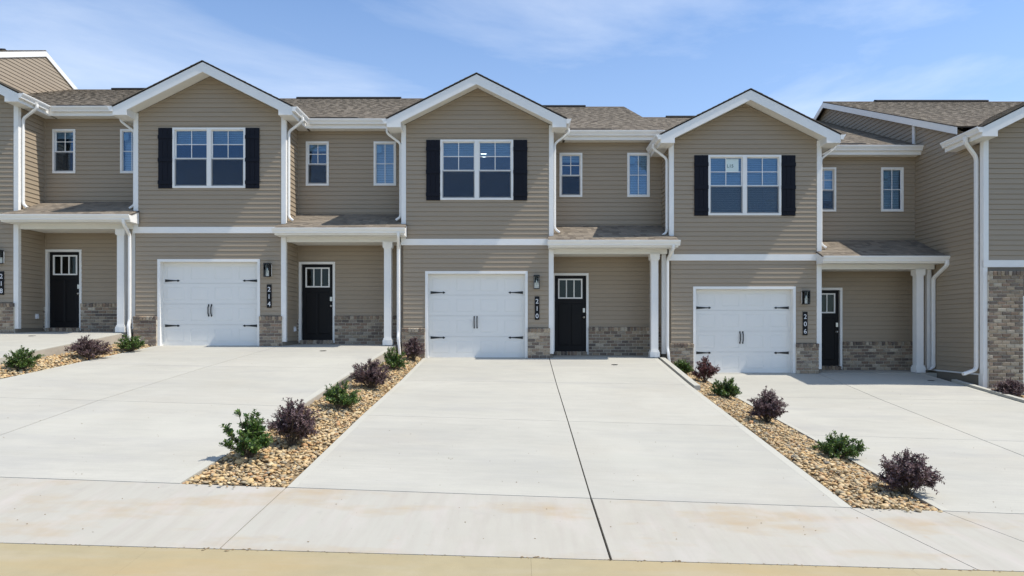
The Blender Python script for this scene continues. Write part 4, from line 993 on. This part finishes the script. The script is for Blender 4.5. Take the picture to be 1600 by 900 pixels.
def shrub(kind, x, d, b, w, hgt, label, group, seed, dens=1.0, lean=(0, 0), leaf=None):
    rnd = random.Random(seed); z = bed_z(b, x, d)
    root = bpy.data.objects.new('green_shrub' if kind == 'green' else 'purple_shrub', None); COL.objects.link(root); root.location = (x, d, z)
    root['label'] = label; root['category'] = 'shrub'; root['group'] = group
    st = MB(); leaves = []; r = w/2
    nst = int(44*dens) if kind == 'green' else int(58*dens)
    def rv(): return Vector((rnd.gauss(0, 1), rnd.gauss(0, 1), rnd.gauss(0, 1))).normalized()
    for i in range(nst):
        a = rnd.uniform(0, 2*math.pi); q = rnd.random()**.55
        if kind == 'green':
            # lumpy dome of short upright shoots
            el = math.acos(rnd.uniform(0.02, 1)); lump = 1+(.20 if leaf else .08)*math.sin(3*a+seed)+.06*math.sin(5*a+seed*2); k = rnd.uniform(.72, 1.08)*lump
            tip = Vector((math.cos(a)*math.sin(el)*r*k+lean[0]*hgt, math.sin(a)*math.sin(el)*r*k+lean[1]*hgt, hgt*(.30+.70*math.cos(el))*min(k, 1.05)))
        else:
            el = rnd.uniform(.05, 1.0); k = rnd.uniform(.7, 1.12)
            tip = Vector((math.cos(a)*r*math.sin(el*1.5)*k+lean[0]*hgt, math.sin(a)*r*math.sin(el*1.5)*k+lean[1]*hgt, hgt*(.22+.78*math.cos(el*1.35))*k))
        base = Vector((rnd.uniform(-.03, .03), rnd.uniform(-.03, .03), 0)); midp = base*.5+tip*.5+Vector((0, 0, hgt*(.12 if kind == 'green' else .22)))
        pts = [base*(1-t)**2+midp*2*t*(1-t)+tip*t*t for t in (0, .25, .5, .75, 1)]
        if kind != 'green': pts[-1] = pts[-1]-Vector((0, 0, .02))
        side = Vector((math.cos(a+1.57), math.sin(a+1.57), 0)); st.sweep(pts, .007, .007, side, r=.002)
        # twigs with leaves
        tw = []
        ntw = 7 if kind == 'green' else 9
        for j in range(ntw):
            t = rnd.uniform(.35, 1); p = base*(1-t)**2+midp*2*t*(1-t)+tip*t*t
            out = (tip-base).normalized()*.7+rv()*.75+Vector((0, 0, .25 if kind == 'green' else .05)); out.normalize(); L_ = rnd.uniform(.05, .10)*(w/.5)**.5
            tw.append((p, out, L_))
        tw.append((tip-(tip-midp).normalized()*.02, (tip-midp).normalized(), rnd.uniform(.04, .09)))
        for (p, out, L_) in tw:
            n = rnd.randint(9, 13) if kind == 'green' else rnd.randint(10, 14)
            if j % 2 == 0: st.sweep([p, p+out*L_*.5, p+out*L_], .004, .004, out.orthogonal(), r=.001)
            for k in range(n):
                t = (k+.6)/n; pp = p+out*L_*t; ph = k*2.4+rnd.uniform(-.4, .4)
                o1 = out.orthogonal().normalized(); o2 = out.cross(o1); sd = o1*math.cos(ph)+o2*math.sin(ph)
                if kind == 'green':
                    dd = (out*.55+sd*.8+rv()*.2+Vector((0, 0, .15))).normalized(); l = rnd.uniform(.024, .042)*(leaf or 1); ww = l*rnd.uniform(.42, .55)
                else:
                    dd = (out*.5+sd*.75+rv()*.3+Vector((0, 0, -.05))).normalized(); l = rnd.uniform(.020, .036)*(leaf or 1); ww = l*rnd.uniform(.42, .6)
                nr = (Vector((0, 0, 1))*.8+rv()*.6+out*.3).normalized(); leaves.append((pp, dd, nr, l, ww, rnd.random()))
    st.build('stem', M['twig'], root)
    leaf_cloud('foliage', M['leaf_green' if kind == 'green' else 'leaf_red' if kind == 'red' else 'leaf_purple'], leaves, root)
    return root
GG = 'green shrubs in the stone beds'; GP = 'purple-leaved shrubs in the stone beds'
def at(px, d): return (px-812)/1066.7*d
shrub('green', at(34, 12.8), 12.8, 1, .56, .42, 'rounded green shrub at the left picture edge below the porch slab of number 218', GG, 1)
shrub('purple', at(138, 14.5), 14.5, 1, .80, .42, 'purple shrub standing between two green ones left of the garage of number 214', GP, 2)
shrub('green', at(205, 15.8), 15.8, 1, .52, .42, 'small green shrub in front of the brick pier left of garage 214', GG, 3)
shrub('green', at(388, 7.85), 7.85, 2, .46, .56, 'tall loose green shrub at the near end of the left stone bed', GG, 4, leaf=1.15)
shrub('purple', at(456, 8.45), 8.45, 2, .62, .54, 'large purple shrub next to the nearest green shrub in the left stone bed', GP, 5, dens=1.25)
shrub('green', at(534, 10.6), 10.6, 2, .50, .42, 'dense rounded green shrub between two purple ones in the left stone bed', GG, 6, dens=1.3)
shrub('purple', at(580, 12.5), 12.5, 2, .70, .52, 'dark purple shrub leaning on the slab edge of drive 214, halfway up the bed', GP, 7, dens=1.2)
shrub('green', at(615, 14.8), 14.8, 2, .52, .47, 'green shrub below the downspout left of garage 210', GG, 8, dens=1.1)
shrub('purple', at(646, 16.3), 16.3, 2, .52, .50, 'dark purple shrub against the brick pier left of garage 210', GP, 9)
shrub('green', at(1068, 16.3), 16.3, 3, .42, .36, 'small dark green shrub against the brick pier left of garage 206', GG, 10)
shrub('red', at(1101, 15.2), 15.2, 3, .56, .56, 'thin wine-red shrub in front of the left edge of garage 206', GP, 11, dens=.75)
shrub('green', at(1134, 13.2), 13.2, 3, .52, .42, 'green shrub between the wine-red and the round purple shrub near garage 206', GG, 12)
shrub('purple', at(1198, 10.9), 10.9, 3, .56, .50, 'round purple shrub alone midway down the stone bed right of drive 210', GP, 13, dens=1.1)
shrub('green', at(1306, 9.0), 9.0, 3, .54, .32, 'low wide green shrub near the lower end of the right stone bed', GG, 14, lean=(.12, 0))
shrub('purple', at(1416, 7.55), 7.55, 3, .62, .42, 'spreading purple shrub at the near end of the right stone bed', GP, 15, dens=1.2, lean=(.05, 0))
shrub('purple', at(1582, 14.4), 14.4, 4, .72, .36, 'low purple shrub before the tall brick front at the right edge', GP, 16)
